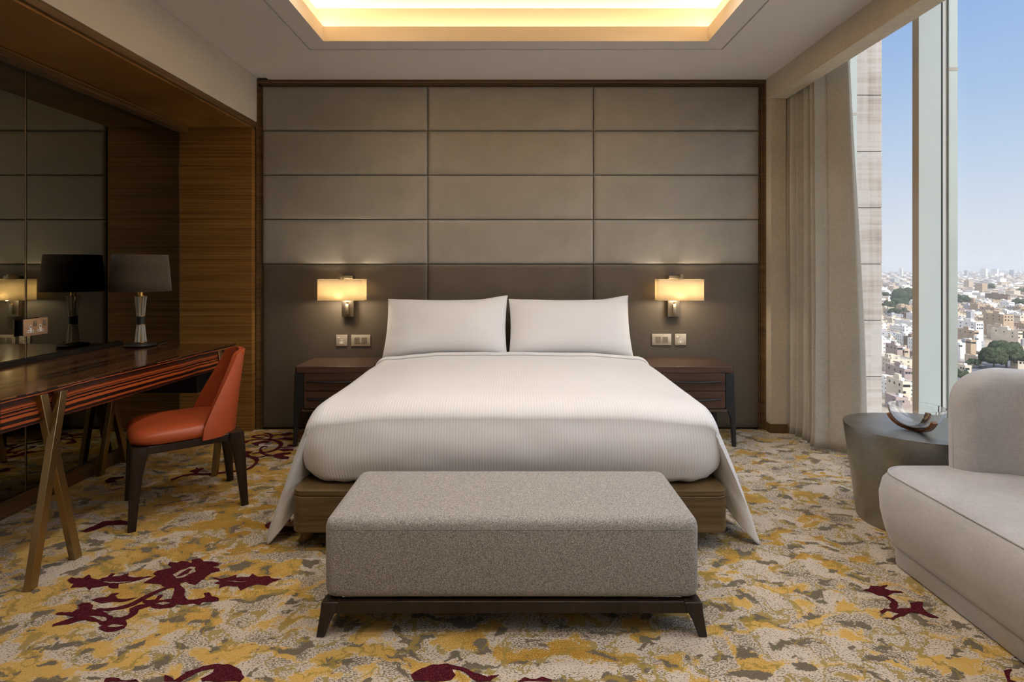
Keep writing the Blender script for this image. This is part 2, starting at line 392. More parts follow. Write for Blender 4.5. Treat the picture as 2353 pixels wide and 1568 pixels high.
def box(bm, x0, x1, y0, y1, z0, z1, mi=0, bev=0.0, seg=2):
    vs_ = [bm.verts.new((x, y, z)) for z in (z0, z1) for y in (y0, y1) for x in (x0, x1)]
    fs = []
    for q in ((0, 2, 3, 1), (4, 5, 7, 6), (0, 1, 5, 4), (2, 6, 7, 3), (0, 4, 6, 2), (1, 3, 7, 5)):
        f = bm.faces.new([vs_[i] for i in q]); f.material_index = mi; fs.append(f)
    if bev:
        es = list({e for f in fs for e in f.edges})
        bmesh.ops.bevel(bm, geom=es, offset=bev, segments=seg, profile=0.5, affect='EDGES')
    return vs_
def NB(): return bmesh.new()
def B(*a, **k):
    bm = NB(); box(bm, *a, **k); return bm
def prism(bm, pts, z0, z1, mi=0, axis='z'):
    """polygon extruded along an axis; pts are the two other coordinates in order"""
    def v(p, h):
        return (p[0], p[1], h) if axis == 'z' else ((p[0], h, p[1]) if axis == 'y' else (h, p[0], p[1]))
    a = [bm.verts.new(v(p, z0)) for p in pts]; b = [bm.verts.new(v(p, z1)) for p in pts]; n = len(pts)
    for f in (bm.faces.new(a), bm.faces.new(b[::-1])): f.material_index = mi
    for i in range(n):
        f = bm.faces.new((a[i], b[i], b[(i + 1) % n], a[(i + 1) % n])); f.material_index = mi
def lathe(bm, prof, c, n=48, sx=1.0, sy=1.0, close=False):
    rings = []
    for r, z in prof:
        if r < 1e-6: rings.append([bm.verts.new((c[0], c[1], c[2] + z))])
        else: rings.append([bm.verts.new((c[0] + sx * r * math.cos(2 * PI * i / n), c[1] + sy * r * math.sin(2 * PI * i / n), c[2] + z)) for i in range(n)])
    prs = list(zip(rings, rings[1:])) + ([(rings[-1], rings[0])] if close else [])
    for a, b in prs:
        for i in range(n):
            j = (i + 1) % n
            if len(a) == 1 and len(b) == 1: continue
            if len(a) == 1: bm.faces.new((a[0], b[i], b[j]))
            elif len(b) == 1: bm.faces.new((a[i], b[0], a[j]))
            else: bm.faces.new((a[i], b[i], b[j], a[j]))
def tube(bm, pts, r, n=10, flat=1.0, cap=True):
    pts = [Vector(p) for p in pts]; rs = r if isinstance(r, (list, tuple)) else [r] * len(pts)
    rings = []; up = Vector((0, 0, 1))
    for i, p in enumerate(pts):
        d = (pts[min(i + 1, len(pts) - 1)] - pts[max(i - 1, 0)]).normalized()
        u = up if abs(d.dot(up)) < 0.95 else Vector((1, 0, 0))
        a = d.cross(u).normalized(); b = a.cross(d).normalized()
        rings.append([bm.verts.new(p + a * (rs[i] * math.cos(2 * PI * k / n)) + b * (rs[i] * flat * math.sin(2 * PI * k / n))) for k in range(n)])
    for x, y in zip(rings, rings[1:]):
        for k in range(n): bm.faces.new((x[k], x[(k + 1) % n], y[(k + 1) % n], y[k]))
    if cap: bm.faces.new(rings[0][::-1]); bm.faces.new(rings[-1])
def loft(bm, rings, cap=True):
    R = [[bm.verts.new(p) for p in r] for r in rings]; n = len(R[0])
    for a, b in zip(R, R[1:]):
        for k in range(n): bm.faces.new((a[k], a[(k + 1) % n], b[(k + 1) % n], b[k]))
    if cap: bm.faces.new(R[0][::-1]); bm.faces.new(R[-1])
def bar(bm, p0, p1, wx, wy, wx1=None, wy1=None, ax=Vector((1, 0, 0)), ay=Vector((0, 1, 0))):
    """square bar whose ends lie level; wx/wy are its half widths along ax/ay"""
    wx1 = wx if wx1 is None else wx1; wy1 = wy if wy1 is None else wy1
    p0 = Vector(p0); p1 = Vector(p1)
    r = [[p + ax * (sx * a) + ay * (sy * b) for sx, sy in ((-1, -1), (1, -1), (1, 1), (-1, 1))] for p, a, b in ((p0, wx, wy), (p1, wx1, wy1))]
    loft(bm, r)
def grid(bm, fn, us, vs_, uvf=None, mi=0, wrap=False):
    """fn(u, v) -> point; optional uv layer from uvf"""
    V = [[bm.verts.new(fn(u, v)) for v in vs_] for u in us]
    uvl = bm.loops.layers.uv.verify() if uvf else None
    for i in range(len(us) - 1):
        for j in range(len(vs_) - 1):
            f = bm.faces.new((V[i][j], V[i + 1][j], V[i + 1][j + 1], V[i][j + 1])); f.material_index = mi
            if uvl:
                for lp, (a, b) in zip(f.loops, ((i, j), (i + 1, j), (i + 1, j + 1), (i, j + 1))): lp[uvl].uv = uvf(us[a], vs_[b])
    return V
def lsp(a, b, n): return [a + (b - a) * i / (n - 1) for i in range(n)]
def smooth(a, b, x):
    t = max(0.0, min(1.0, (x - a) / (b - a))); return t * t * (3 - 2 * t)

# ------------------------------------------------------------------ room shell
WY = 4.3; BACK = -2.6; GX = 2.51
# carpet with its woven burgundy branches
fb = NB()
box(fb, -2.6, 2.62, BACK, 4.42, -0.12, 0.0)
def jag(pts, amp=0.003, step=0.012):
    out = []; n = len(pts)
    for i in range(n):
        a, b = pts[i], pts[(i + 1) % n]; k = max(1, min(40, int((b - a).length / step)))
        for q in range(k):
            p = a.lerp(b, q / k)
            out.append(Vector((p.x + random.uniform(-amp, amp), p.y + random.uniform(-amp, amp), 0)))
    return out
mz = [0.0012]
def motif(poly, ox, oy, sc, mi=1, dz=0.0):
    pts = jag([PF(ox + x / sc, oy + y / sc) for x, y in poly], 0.0025)
    mz[0] += 0.00002
    tris = tessellate_polygon([pts])
    vv = [fb.verts.new((p.x, p.y, mz[0] + dz)) for p in pts]
    for t in tris:
        try: f = fb.faces.new([vv[i] for i in t]); f.material_index = mi
        except Exception: pass
def stroke(pts, w, ox, oy, sc, mi=1):
    """woven stem through picture points, w = half width in metres"""
    P3 = [PF(ox + x / sc, oy + y / sc) for x, y in pts]
    # catmull-rom
    S = []
    for i in range(len(P3) - 1):
        p0, p1, p2, p3 = P3[max(i - 1, 0)], P3[i], P3[i + 1], P3[min(i + 2, len(P3) - 1)]
        for q in range(8):
            t = q / 8; S.append(0.5 * ((2 * p1) + (p2 - p0) * t + (2 * p0 - 5 * p1 + 4 * p2 - p3) * t * t + (3 * p1 - p0 - 3 * p2 + p3) * t ** 3))
    S.append(P3[-1]); mz[0] += 0.00002
    L = []; n = len(S)
    for i, p in enumerate(S):
        d = (S[min(i + 1, n - 1)] - S[max(i - 1, 0)]).normalized(); nrm = Vector((-d.y, d.x, 0))
        ww = w * (0.45 + 0.55 * math.sin(PI * min(1, max(0.08, i / (n - 1))))) + random.uniform(-0.0015, 0.0015)
        L.append((fb.verts.new((p.x + nrm.x * ww, p.y + nrm.y * ww, mz[0])), fb.verts.new((p.x - nrm.x * ww, p.y - nrm.y * ww, mz[0]))))
    for a, b in zip(L, L[1:]):
        f = fb.faces.new((a[0], a[1], b[1], b[0])); f.material_index = mi
A = (0, 1230, 3.361)
motif([(1110,370),(1150,345),(1210,318),(1185,300),(1215,278),(1300,262),(1325,250),(1300,230),(1312,212),(1370,214),(1400,200),(1440,204),(1478,218),(1480,195),(1545,180),(1575,206),(1640,206),(1695,222),(1680,240),(1640,250),(1690,262),(1698,280),(1640,295),(1600,318),(1580,345),(1555,352),(1530,378),(1500,390),(1465,380),(1430,362),(1400,372),(1392,400),(1345,408),(1310,412),(1270,402),(1240,385),(1180,378)], *A)
motif([(520,350),(560,325),(590,335),(640,335),(690,305),(700,330),(760,345),(830,325),(855,300),(890,300),(870,322),(920,322),(990,295),(985,322),(1060,328),(1190,318),(1110,340),(1020,365),(920,380),(910,412),(870,418),(830,395),(760,405),(710,412),(690,436),(660,405),(590,405),(545,412),(570,380),(530,368)], *A)
motif([(1618,318),(1700,340),(1760,330),(1830,308),(1830,330),(1920,325),(1950,300),(1985,325),(2080,318),(2100,335),(2180,342),(2100,365),(2060,395),(1990,380),(1920,400),(1860,432),(1830,398),(1760,392),(1690,415),(1700,385),(1650,370),(1700,362)], *A)
stroke([(1350,400),(1290,410),(1200,445),(1110,490),(1000,545),(860,575),(740,578)], 0.014, *A)
stroke([(1370,400),(1385,440),(1375,490),(1420,520),(1500,515)], 0.022, *A)
motif([(1410,500),(1480,505),(1560,490),(1590,480),(1565,455),(1610,446),(1640,470),(1690,490),(1688,512),(1620,518),(1565,520),(1540,542),(1490,528),(1415,522)], *A)
motif([(690,505),(760,485),(830,478),(870,452),(920,450),(890,470),(910,490),(960,500),(1080,480),(1010,505),(930,520),(840,520),(790,530),(740,515)], *A)
motif([(590,580),(610,570),(595,545),(640,525),(700,525),(720,545),(715,572),(780,590),(840,615),(880,640),(950,630),(990,600),(1000,570),(1060,545),(1150,530),(1165,550),(1080,575),(1060,610),(1010,640),(970,660),(990,690),(960,720),(900,745),(830,750),(775,740),(765,715),(790,700),(740,675),(660,660),(600,668),(540,690),(470,700),(400,710),(415,690),(500,660),(580,632),(500,622),(418,615),(450,600),(560,598)], *A)
motif([(1100,500),(1160,505),(1200,498),(1215,470),(1260,462),(1255,480),(1225,505),(1290,500),(1350,490),(1365,530),(1340,560),(1270,570),(1190,568),(1150,540),(1100,525)], *A)
for hole in ([(1340,310),(1400,275),(1470,250),(1512,250),(1505,290),(1460,305),(1420,330),(1360,340)], [(865,615),(900,592),(960,588),(1000,600),(980,625),(930,640),(880,636)], [(690,632),(740,628),(800,640),(830,660),(800,672),(740,650)], [(830,708),(870,692),(960,700),(930,712),(850,720)], [(1200,535),(1260,520),(1310,530),(1270,542)], [(770,362),(900,368),(1020,362),(960,372),(850,374)], [(1740,358),(1830,362),(1910,366),(1820,368)]):
    motif(hole, *A, mi=2, dz=0.0008)
motif([(1355,330),(1400,300),(1460,262),(1480,270),(1450,300),(1400,320)], *A, dz=0.0012)
motif([(800,1136),(810,1115),(860,1100),(920,1108),(960,1130),(1000,1125),(1050,1112),(1075,1136)], *A)
motif([(1265,1136),(1275,1080),(1330,1100),(1350,1120),(1440,1060),(1560,1020),(1680,1000),(1790,1005),(1850,1040),(1890,1100),(1860,1136),(1560,1136),(1550,1110),(1640,1070),(1660,1030),(1560,1050),(1440,1110),(1400,1136)], *A)
D = (640, 1300, 2.736)
motif([(830,690),(880,660),(950,630),(1060,620),(1150,640),(1220,670),(1310,700),(1385,690),(1330,733),(1250,733),(1190,690),(1140,660),(1090,655),(1110,690),(1080,720),(1020,733),(850,733)], *D)
motif([(1500,733),(1550,705),(1590,720),(1660,705),(1720,715),(1720,733)], *D)
E_ = (1750, 1000, 2.761)
motif([(640,985),(680,980),(690,958),(760,962),(800,952),(780,975),(820,990),(880,992),(900,1002),(840,1005),(790,1028),(740,1020),(690,1000)], *E_)
stroke([(770,1015),(840,1060),(835,1100),(870,1125)], 0.012, *E_)
motif([(745,1120),(780,1104),(850,1108),(900,1100),(950,1100),(945,1070),(980,1058),(1025,1065),(1020,1095),(1060,1135),(1128,1160),(1080,1165),(1000,1135),(940,1130),(900,1150),(850,1165),(835,1180),(820,1168),(765,1165),(830,1158),(870,1135),(800,1118),(760,1135)], *E_)
motif([(1530,1495),(1590,1485),(1570,1520),(1580,1560),(1620,1568),(1560,1568),(1545,1530)], *E_)
H_ = (380, 970, 6.92)
motif([(380,780),(480,755),(490,725),(530,745),(620,730),(600,760),(560,780),(530,800),(510,830),(470,825),(440,800),(390,795)], *H_)
stroke([(90,930),(200,885),(330,850),(500,835),(700,835),(900,810),(1190,775),(1330,745),(1440,660),(1450,600)], 0.016, *H_)
motif([(85,915),(150,895),(240,880),(180,915),(110,945)], *H_)
motif([(730,780),(800,725),(830,760),(830,800),(760,800)], *H_)
motif([(1140,470),(1180,445),(1200,475),(1300,465),(1340,470),(1400,470),(1360,500),(1320,520),(1360,545),(1480,560),(1495,620),(1430,640),(1400,600),(1330,570),(1240,560),(1250,590),(1200,590),(1150,540),(1200,505)], *H_)
stroke([(1480,570),(1640,535),(1700,545)], 0.012, *H_); stroke([(1380,515),(1500,490),(1640,480),(1780,430),(1840,360),(1780,310),(1660,285),(1500,275),(1330,300),(1180,330)], 0.016, *H_)
motif([(1360,350),(1450,320),(1560,300),(1680,305),(1620,340),(1500,350),(1470,380),(1420,370)], *H_)
motif([(1140,335),(1200,320),(1300,300),(1330,320),(1260,350),(1180,350)], *H_)
stroke([(1640,290),(1690,230),(1640,190),(1560,180)], 0.014, *H_); stroke([(1640,240),(1560,210),(1420,225),(1400,245),(1500,255),(1600,240)], 0.014, *H_)
stroke([(1660,260),(1720,215),(1850,205),(2020,205)], 0.010, *H_)
motif([(1810,215),(1850,190),(1960,180),(1990,185),(1960,215),(1890,228)], *H_)
motif([(1720,280),(1830,265),(1900,245),(2030,255),(2030,295),(1950,290),(1850,285)], *H_)
stroke([(1500,440),(1560,395),(1630,400)], 0.012, *H_); stroke([(1510,440),(1540,500),(1690,545)], 0.012, *H_)
motif([(1690,540),(1760,510),(1880,490),(2010,485),(1990,520),(1880,530),(1900,550),(1970,560),(1960,595),(1840,595),(1740,570)], *H_)
motif([(1800,445),(1900,425),(2040,430),(2030,460),(1880,475)], *H_); stroke([(1810,420),(1900,405),(2040,405)], 0.010, *H_); motif([(1930,375),(1970,362),(2040,370),(2040,395),(1960,390)], *H_)
motif([(1900, 185), (1960, 172), (2030, 178), (2030, 196)], *H_)
G_ = (0, 0, 1)
motif([(186,1222),(215,1210),(235,1200),(275,1196),(300,1200),(296,1207),(250,1208),(225,1217),(200,1225)], *G_)
motif([(240,1106),(255,1098),(285,1096),(285,1100),(262,1103),(270,1108),(245,1112)], *G_)
motif([(608,1208),(640,1190),(668,1180),(668,1200),(640,1206),(668,1212),(700,1210),(690,1224),(640,1225),(612,1214)], *G_)
struct('floor', fb, ['carpet', 'burgundy', 'pale_pile'], smooth=False)

# walls
struct('wall_back', B(-2.7, 2.72, 4.345, 4.5, 0, 3.3), 'wallpaper')
# ceiling: flat plane with a thin groove around the stepped tray
cb = NB()
def ring(x0, x1, y0, y1, X0, X1, Y0, Y1, z0, z1, mi=0):
    box(cb, X0, X1, y1, Y1, z0, z1, mi); box(cb, X0, X1, Y0, y0, z0, z1, mi); box(cb, X0, x0, y0, y1, z0, z1, mi); box(cb, x1, X1, y0, y1, z0, z1, mi)
g = 0.128
ring(TX0, TX1, TY0, TY1, TX0 - g, TX1 + g, TY0 - g, TY1 + g, CZ, CZ + 0.06)
ring(TX0 - g, TX1 + g, TY0 - g, TY1 + g, TX0 - g - 0.012, TX1 + g + 0.012, TY0 - g - 0.012, TY1 + g + 0.012, CZ + 0.012, CZ + 0.06)
ring(TX0 - g - 0.012, TX1 + g + 0.012, TY0 - g - 0.012, TY1 + g + 0.012, -1.87, 1.935, BACK, 4.35, CZ, CZ + 0.06)
box(cb, -1.96, -1.87, BACK, 4.35, CZ + 0.015, CZ + 0.06)
box(cb, -2.7, -1.96, BACK, 4.35, CZ + 0.1, CZ + 0.16)
struct('ceiling', cb, 'ceiling', smooth=False)
tb = NB(); cb = tb
def lip(off, z0, z1): ring(TX0 - off, TX1 + off, TY0 - off, TY1 + off, TX0 - off - 0.012, TX1 + off + 0.012, TY0 - off - 0.012, TY1 + off + 0.012, z0, z1)
lip(-0.001, CZ + 0.001, 2.771)
ring(TX0 - 0.012, TX1 + 0.012, TY0 - 0.012, TY1 + 0.012, TX0 - 0.08, TX1 + 0.08, TY0 - 0.08, TY1 + 0.08, 2.738, 2.748)
lip(0.075, 2.745, 2.922)
ring(TX0 - 0.087, TX1 + 0.087, TY0 - 0.087, TY1 + 0.087, TX0 - 0.17, TX1 + 0.17, TY0 - 0.17, TY1 + 0.17, 2.89, 2.90)
lip(0.165, 2.895, 3.10)
box(tb, TX0 - 0.2, TX1 + 0.2, TY0 - 0.2, TY1 + 0.2, 3.09, 3.15)
struct('ceiling_tray', tb, 'cove', smooth=False)

# left side: cream bulkhead, wood lined alcove with bronze mirrors
struct('wall_left', B(-2.72, -2.56, BACK, 4.4, 0, 3.2), 'cream')
struct('trim_1', B(-2.56, -1.962, BACK, 4.345, 2.352, 2.80), 'cream', smooth=False)           # cream bulkhead over the alcove
struct('trim_2', B(-2.56, -1.966, BACK, 4.30, 2.312, 2.351), 'oak_trim', bevel=0.002)         # fascia edge
struct('trim_3', B(-2.56, -1.985, BACK, 4.30, 2.300, 2.3115), 'oak', smooth=False)             # veneered soffit
struct('trim_4', B(-2.56, -1.975, 4.24, 4.345, 0.0, 2.2995), 'oak', bevel=0.002)                # veneered end panel
struct('trim_5', B(-2.522, -2.452, 0.0, 4.232, 2.258, 2.2995), 'oak_trim', bevel=0.003)       # cornice above the mirrors
struct('trim_6', B(-2.527, -2.447, 0.0, 4.236, 2.286, 2.292), 'oak', smooth=False)
struct('baseboard_left', B(-2.535, -2.505, 0.0, 4.238, 0.0, 0.085), 'oak_trim', bevel=0.003)
def mirror_panel(y0, y1, label):
    t = thing('mirror_panel', label, 'mirror', (-2.52, (y0 + y1) / 2, 0.086), 'bronze mirror panels lining the alcove')
    obj('glass', B(-2.545, -2.52, y0 + 0.003, y1 - 0.003, 0.086, 2.257), 'mirror', t, smooth=False)
    obj('edge_strip', B(-2.546, -2.5185, y1 - 0.003, y1 + 0.003, 0.086, 2.257), 'nickel', t, smooth=False)
mirror_panel(2.905, 4.235, 'tall bronze mirror panel behind the table lamp, next to the wood end panel')
mirror_panel(1.5, 2.899, 'bronze mirror panel at the left edge, nearest the camera, reflecting the wall light')
struct('wall_front', B(-2.7, 2.72, BACK - 0.15, BACK, 0, 3.3), 'cream')

# frame of the padded wall
tf = NB()
for x0, x1, d in ((-1.968, -1.952, 0.0), (-1.952, -1.938, 0.012), (-1.938, -1.925, 0.02)):
    box(tf, x0, x1, WY - 0.012 + d, 4.345, 0, CZ - 0.05 * (x1 > -1.95))
struct('trim_7', tf, 'oak_trim', bevel=0.0015)
tf = NB()
for x0, x1, d in ((1.912, 1.930, 0.0), (1.896, 1.912, 0.012), (1.8815, 1.896, 0.02)):
    box(tf, x0, x1, WY - 0.012 + d, 4.345, 0, CZ)
struct('trim_8', tf, 'oak_trim', bevel=0.0015)
tf = NB()
box(tf, -1.952, 1.912, WY - 0.012, 4.345, CZ - 0.030, CZ); box(tf, -1.938, 1.896, WY + 0.004, 4.345, CZ - 0.042, CZ - 0.030); box(tf, -1.925, 1.88, WY + 0.012, 4.345, CZ - 0.05, CZ - 0.042)
struct('trim_9', tf, 'oak_trim', bevel=0.0015)
struct('baseboard_back', B(-1.925, 1.8815, WY + 0.015, 4.345, 0.0, 0.012), 'black')

# right side: woven-paper bulkhead and pier
struct('trim_10', B(1.93, 2.05, BACK, 4.345, 2.507, 3.2), 'wallpaper', bevel=0.002)
struct('trim_11', B(1.93, 2.045, 4.21, 4.345, 0, 2.5065), 'wallpaper', bevel=0.002)
struct('baseboard_right', B(1.918, 2.053, 4.198, 4.345, 0.0, 0.066), 'oak_trim', bevel=0.002)

# window band: sill, mullions with outer caps, head, panes; the tower's stone pier outside
sb = NB(); box(sb, 2.36, 2.62, -0.9, 4.345, 0.0, 0.152); box(sb, 2.335, 2.60, -0.9, 4.345, 0.152, 0.172)
struct('trim_12', sb, 'sill', bevel=0.003)
struct('wall_right', B(2.05, 2.62, BACK, -0.9, 0, 3.2), 'cream')
struct('trim_13', B(2.36, 2.62, -0.9, 4.345, 3.14, 3.2), 'sill', smooth=False)
win = bpy.data.objects.new('window_1', None); COL.objects.link(win); win.location = (GX, 1.7, 0.172); WLOC['window_1'] = Vector((GX, 1.7, 0.172)); win['kind'] = 'structure'
for yc in (4.25, 3.287, 2.30, 1.31, 0.32, -0.67):
    mb = NB(); box(mb, 2.372, GX - 0.006, yc, yc + 0.054, 0.172, 3.14)
    for f in mb.faces:
        f.normal_update()
        f.material_index = 1 if abs(f.normal.x) > 0.9 else 0
    obj('window_mullion', mb, ['mullion', 'mullion_in'], win, bevel=0.002)
    gb = NB(); box(gb, GX - 0.0055, GX + 0.0065, yc + 0.004, yc + 0.05, 0.172, 3.14); obj('gasket', gb, 'gasket', win)
    ob_ = NB(); box(ob_, GX + 0.007, GX + 0.035, yc + 0.008, yc + 0.046, -3, 6, 0); box(ob_, GX + 0.035, GX + 0.088, yc - 0.004, yc + 0.058, -3, 6, 1)
    for zz in (2.39, -0.9, 4.6): box(ob_, GX + 0.034, GX + 0.0895, yc - 0.0055, yc + 0.0595, zz, zz + 0.022, 2)
    obj('outer_cap', ob_, ['sill', 'alu', 'mullion_in'], win, bevel=0.0015)
ys = [-0.9, -0.67, 0.32, 1.31, 2.30, 3.287, 4.25]
for a, b in zip(ys, ys[1:]):
    obj('pane', B(GX - 0.004, GX + 0.004, a + 0.05, b + 0.004, 0.172, 3.14), 'pane', win, smooth=False)
pb = NB()
for k in range(-9, 22):
    z0 = 2.567 - 0.4333 * k
    box(pb, 2.602, 2.835, 4.32, 4.75, z0 - 0.4333 + 0.003, z0 - 0.003)
box(pb, 2.605, 2.832, 4.325, 4.74, -7, 6.4, 1)
struct('trim_14', pb, ['stone', 'gasket'], bevel=0.0015)
struct('sun_block_wing', B(2.625, 3.6, -1.5, -0.95, -25, 9), 'stone', smooth=False)        # added unseen stone wing, keeps direct sun off the window
struct('trim_16', B(-2.7, 2.62, -2.7, 4.75, 3.2, 3.4), 'stone', smooth=False)

# ------------------------------------------------------------------ padded wall panels
colx = [-1.923, -0.657, 0.612, 1.880]
rowz = [2.627, 2.287, 1.947, 1.607, 1.267]
def pad(x0, x1, z0, z1, m, label, group, soft=0.05, th=0.032):
    t = thing('wall_panel', label, 'wall panel', ((x0 + x1) / 2, WY, z0), group)
    bm = NB(); gx = 0.0014
    def edges(a, b, n):
        e = [0, .004, .012, .025, .045, .075, .12]; e = [x for x in e if x < (b - a) / 2.2]
        return [a + x for x in e] + lsp(a + 0.2, b - 0.2, n) + [b - x for x in reversed(e)] if (b - a) > 0.6 else [a + x for x in e] + [(a + b) / 2] + [b - x for x in reversed(e)]
    def fn(x, z):
        dx = min(x - x0 - gx, x1 - gx - x); dz = min(z - z0 - gx, z1 - gx - z)
        def q(d, r): d = max(0, min(1, d / r)); return math.sqrt(max(0, 1 - (1 - d) ** 2))
        h = q(dx, soft) ** 0.9 * q(dz, soft * 1.1) ** 0.9
        w = 0.0022 * mnoise.noise(Vector((x * 3, z * 6, x0))) * h
        return (x, WY + 0.004 - th * h + w, z)
    grid(bm, fn, edges(x0 + gx, x1 - gx, 10), edges(z0 + gx, z1 - gx, 5))
    obj('cushion', bm, m, t, angle=1.2, solid=0.0)
    obj('backing', B(x0 + gx, x1 - gx, WY + 0.0045, WY + 0.04, z0 + gx, z1 - gx), 'black', t, smooth=False)
rn = ['top row', 'second row down', 'third row down', 'fourth row down, just above the dark panels']
cn = ['left column', 'middle column', 'right column']
for r in range(4):
    for c in range(3):
        pad(colx[c], colx[c + 1], rowz[r + 1], rowz[r], 'panel_light', 'light taupe padded leather wall panel, %s, %s' % (rn[r], cn[c]), 'light taupe padded panels above the bed', 0.026, 0.017)
for c, s in enumerate(('left wall light and left nightstand', 'pillows in the middle', 'right wall light and right nightstand')):
    pad(colx[c], colx[c + 1], 0.012, rowz[4], 'panel_dark', 'tall dark brown padded leather panel behind the ' + s, 'dark brown padded panels at bed height', 0.030, 0.014)

# ------------------------------------------------------------------ bed
X0 = -0.008
bed = thing('bed', 'king size bed on a brown oak platform under the white duvet', 'bed', (X0, 3.35, 0))
bm = NB()
def rrect(x0, x1, y0, y1, r, n=6, corners=(1, 1, 1, 1)):
    pts = []
    for k, (cx_, cy_, a0) in enumerate(((x1 - r, y0 + r, -PI / 2), (x1 - r, y1 - r, 0), (x0 + r, y1 - r, PI / 2), (x0 + r, y0 + r, PI))):
        if corners[k]:
            for i in range(n + 1):
                a = a0 + PI / 2 * i / n; pts.append((cx_ + r * math.cos(a), cy_ + r * math.sin(a)))
        else: pts.append((cx_ + (r if k in (0, 1) else -r), cy_ + (r if k in (1, 2) else -r)))
    return pts
prism(bm, rrect(-0.968, 0.935, 2.435, 4.24, 0.045), 0.088, 0.243)
obj('platform', bm, 'platform', bed, bevel=0.002)
bm = NB(); prism(bm, rrect(-0.966, 0.933, 2.437, 4.24, 0.045), 0.2455, 0.268); obj('platform_rim', bm, 'platform', bed, bevel=0.002)
obj('plinth', B(-0.8, 0.77, 2.62, 4.2, 0.0, 0.088), 'black', bed)
obj('mattress', B(X0 - 0.885, X0 + 0.885, 2.56, 4.24, 0.269, 0.575, bev=0.05, seg=3), 'sheet', bed)

YF = 2.515       # foot end of the duvet
def prof(a, Y, out=0.0, flare=1.0):
    """a = signed distance across the cover; returns the point at depth Y"""
    s = 1 if a >= 0 else -1; a = abs(a)
    k = smooth(3.6, 2.5, Y)
    zt = 0.618 + 0.012 * math.cos(min(1, a / 0.9) * PI / 2)
    if Y < 2.66: t = (2.66 - Y) / 0.15; zt -= 0.085 * (1 - math.sqrt(max(0, 1 - min(1, t) ** 2)))
    R = 0.068; W = 0.925 - R
    zt += 0.006 * mnoise.noise(Vector((s * a * 2.2, Y * 2.4, 0.3))) + 0.0025 * mnoise.noise(Vector((s * a * 9, Y * 5, 2.3)))
    if a < W: x, z = a, zt - 0.02 * smooth(0.5, W, a)
    elif a < W + R * PI / 2:
        th = (a - W) / R; x = W + (R + out) * math.sin(th); z = zt - 0.02 - R + (R + out) * math.cos(th)
        if a == 0: z += out
        return Vector((X0 + s * x, Y, z))
    else:
        d = a - W - R * PI / 2; dd = d / 0.47
        fl = (0.025 + 0.142 * k ** 1.5) * flare
        x = W + R + out + fl * dd ** 0.9 + (0.012 * math.sin(Y * 13 + s) + 0.005 * math.sin(Y * 34 + 2 * s + dd * 3) + 0.004 * mnoise.noise(Vector((Y * 6, d * 14, s)))) * dd
        z = zt - 0.02 - R - d
    return Vector((X0 + s * x, Y, z + (out if a < W else 0)))
AM = 0.925 - 0.095 + 0.095 * PI / 2 + 0.455
bm = NB()
us = [-AM + 2 * AM * i / 180 for i in range(181)]
vs2 = lsp(3.86, 2.70, 50) + [2.66, 2.64, 2.62, 2.60, 2.58, 2.565, 2.55, 2.54, 2.53, 2.522, YF]
grid(bm, lambda u, v: prof(u, v), us, vs2, uvf=lambda u, v: (u, v))
# front fall between the corners, tucked onto the platform
UF = max(u for u in us if u <= 0.95)
usf = [u for u in us if abs(u) <= UF + 1e-6]
def front(u, q):
    s = 1 if u >= 0 else -1; a = abs(u)
    pt = prof(u, YF)
    z0 = pt.z; zz = z0 + (0.272 - z0) * q
    e = smooth(0.55, UF, a)
    y = YF - 0.028 * math.sin(PI * q) ** 1.3 * (1 - 0.5 * e) + 0.004 * mnoise.noise(Vector((u * 5, q * 3, 4))) * min(1, q * 4)
    if q > 0.88: y += 0.05 * ((q - 0.88) / 0.12) ** 2
    y += 0.085 * q ** 0.8 * max(0, (a - 0.80) / (UF - 0.80)) ** 2
    x = abs(pt.x - X0) + 0.020 * math.sin(PI * q) * (a / UF) ** 8 - 0.035 * smooth(0.72, 1.0, q) * (a / UF) ** 8
    if q > 0.9: zz += 0.003 * math.sin(u * 60)
    return Vector((X0 + s * x, y, zz))
grid(bm, front, usf, [0, 0.02, 0.05, 0.09] + lsp(0.13, 0.86, 20) + [0.89, 0.92, 0.95, 0.98, 1.0], uvf=lambda u, v: (u, v))
# corner flaps of the side falls, folding inward at the foot
for s_ in (-1, 1):
    def flap(a, w, s=s_):
        p = prof(s * a, YF); drop = max(0.0, (a - UF)) / (AM - UF)
        xin = X0 + s * (0.915 + 0.05 * drop)
        x = p.x + (xin - p.x) * w * (0.3 + 0.7 * smooth(0, 0.15, drop))
        y = YF - 0.045 * math.sin(PI * min(1, w * 1.05)) * drop + 0.12 * w * smooth(0, 0.2, drop) + 0.006 * math.sin(drop * 14 + w * 3) * w
        z = p.z + (0.545 - p.z) * 0.34 * w ** 1.2
        return Vector((x, y, z))
    grid(bm, flap, [u for u in us if u >= UF - 1e-6], lsp(0, 1, 14), uvf=lambda u, v: (u, v))
bmesh.ops.remove_doubles(bm, verts=bm.verts, dist=1e-5)
bmesh.ops.recalc_face_normals(bm, faces=bm.faces)
duv = obj('duvet', bm, 'duvet', None, solid=0.010, soff=1.0, angle=1.4)
tag(duv, 'white striped duvet spread over the bed, corners hanging to the carpet', 'duvet')
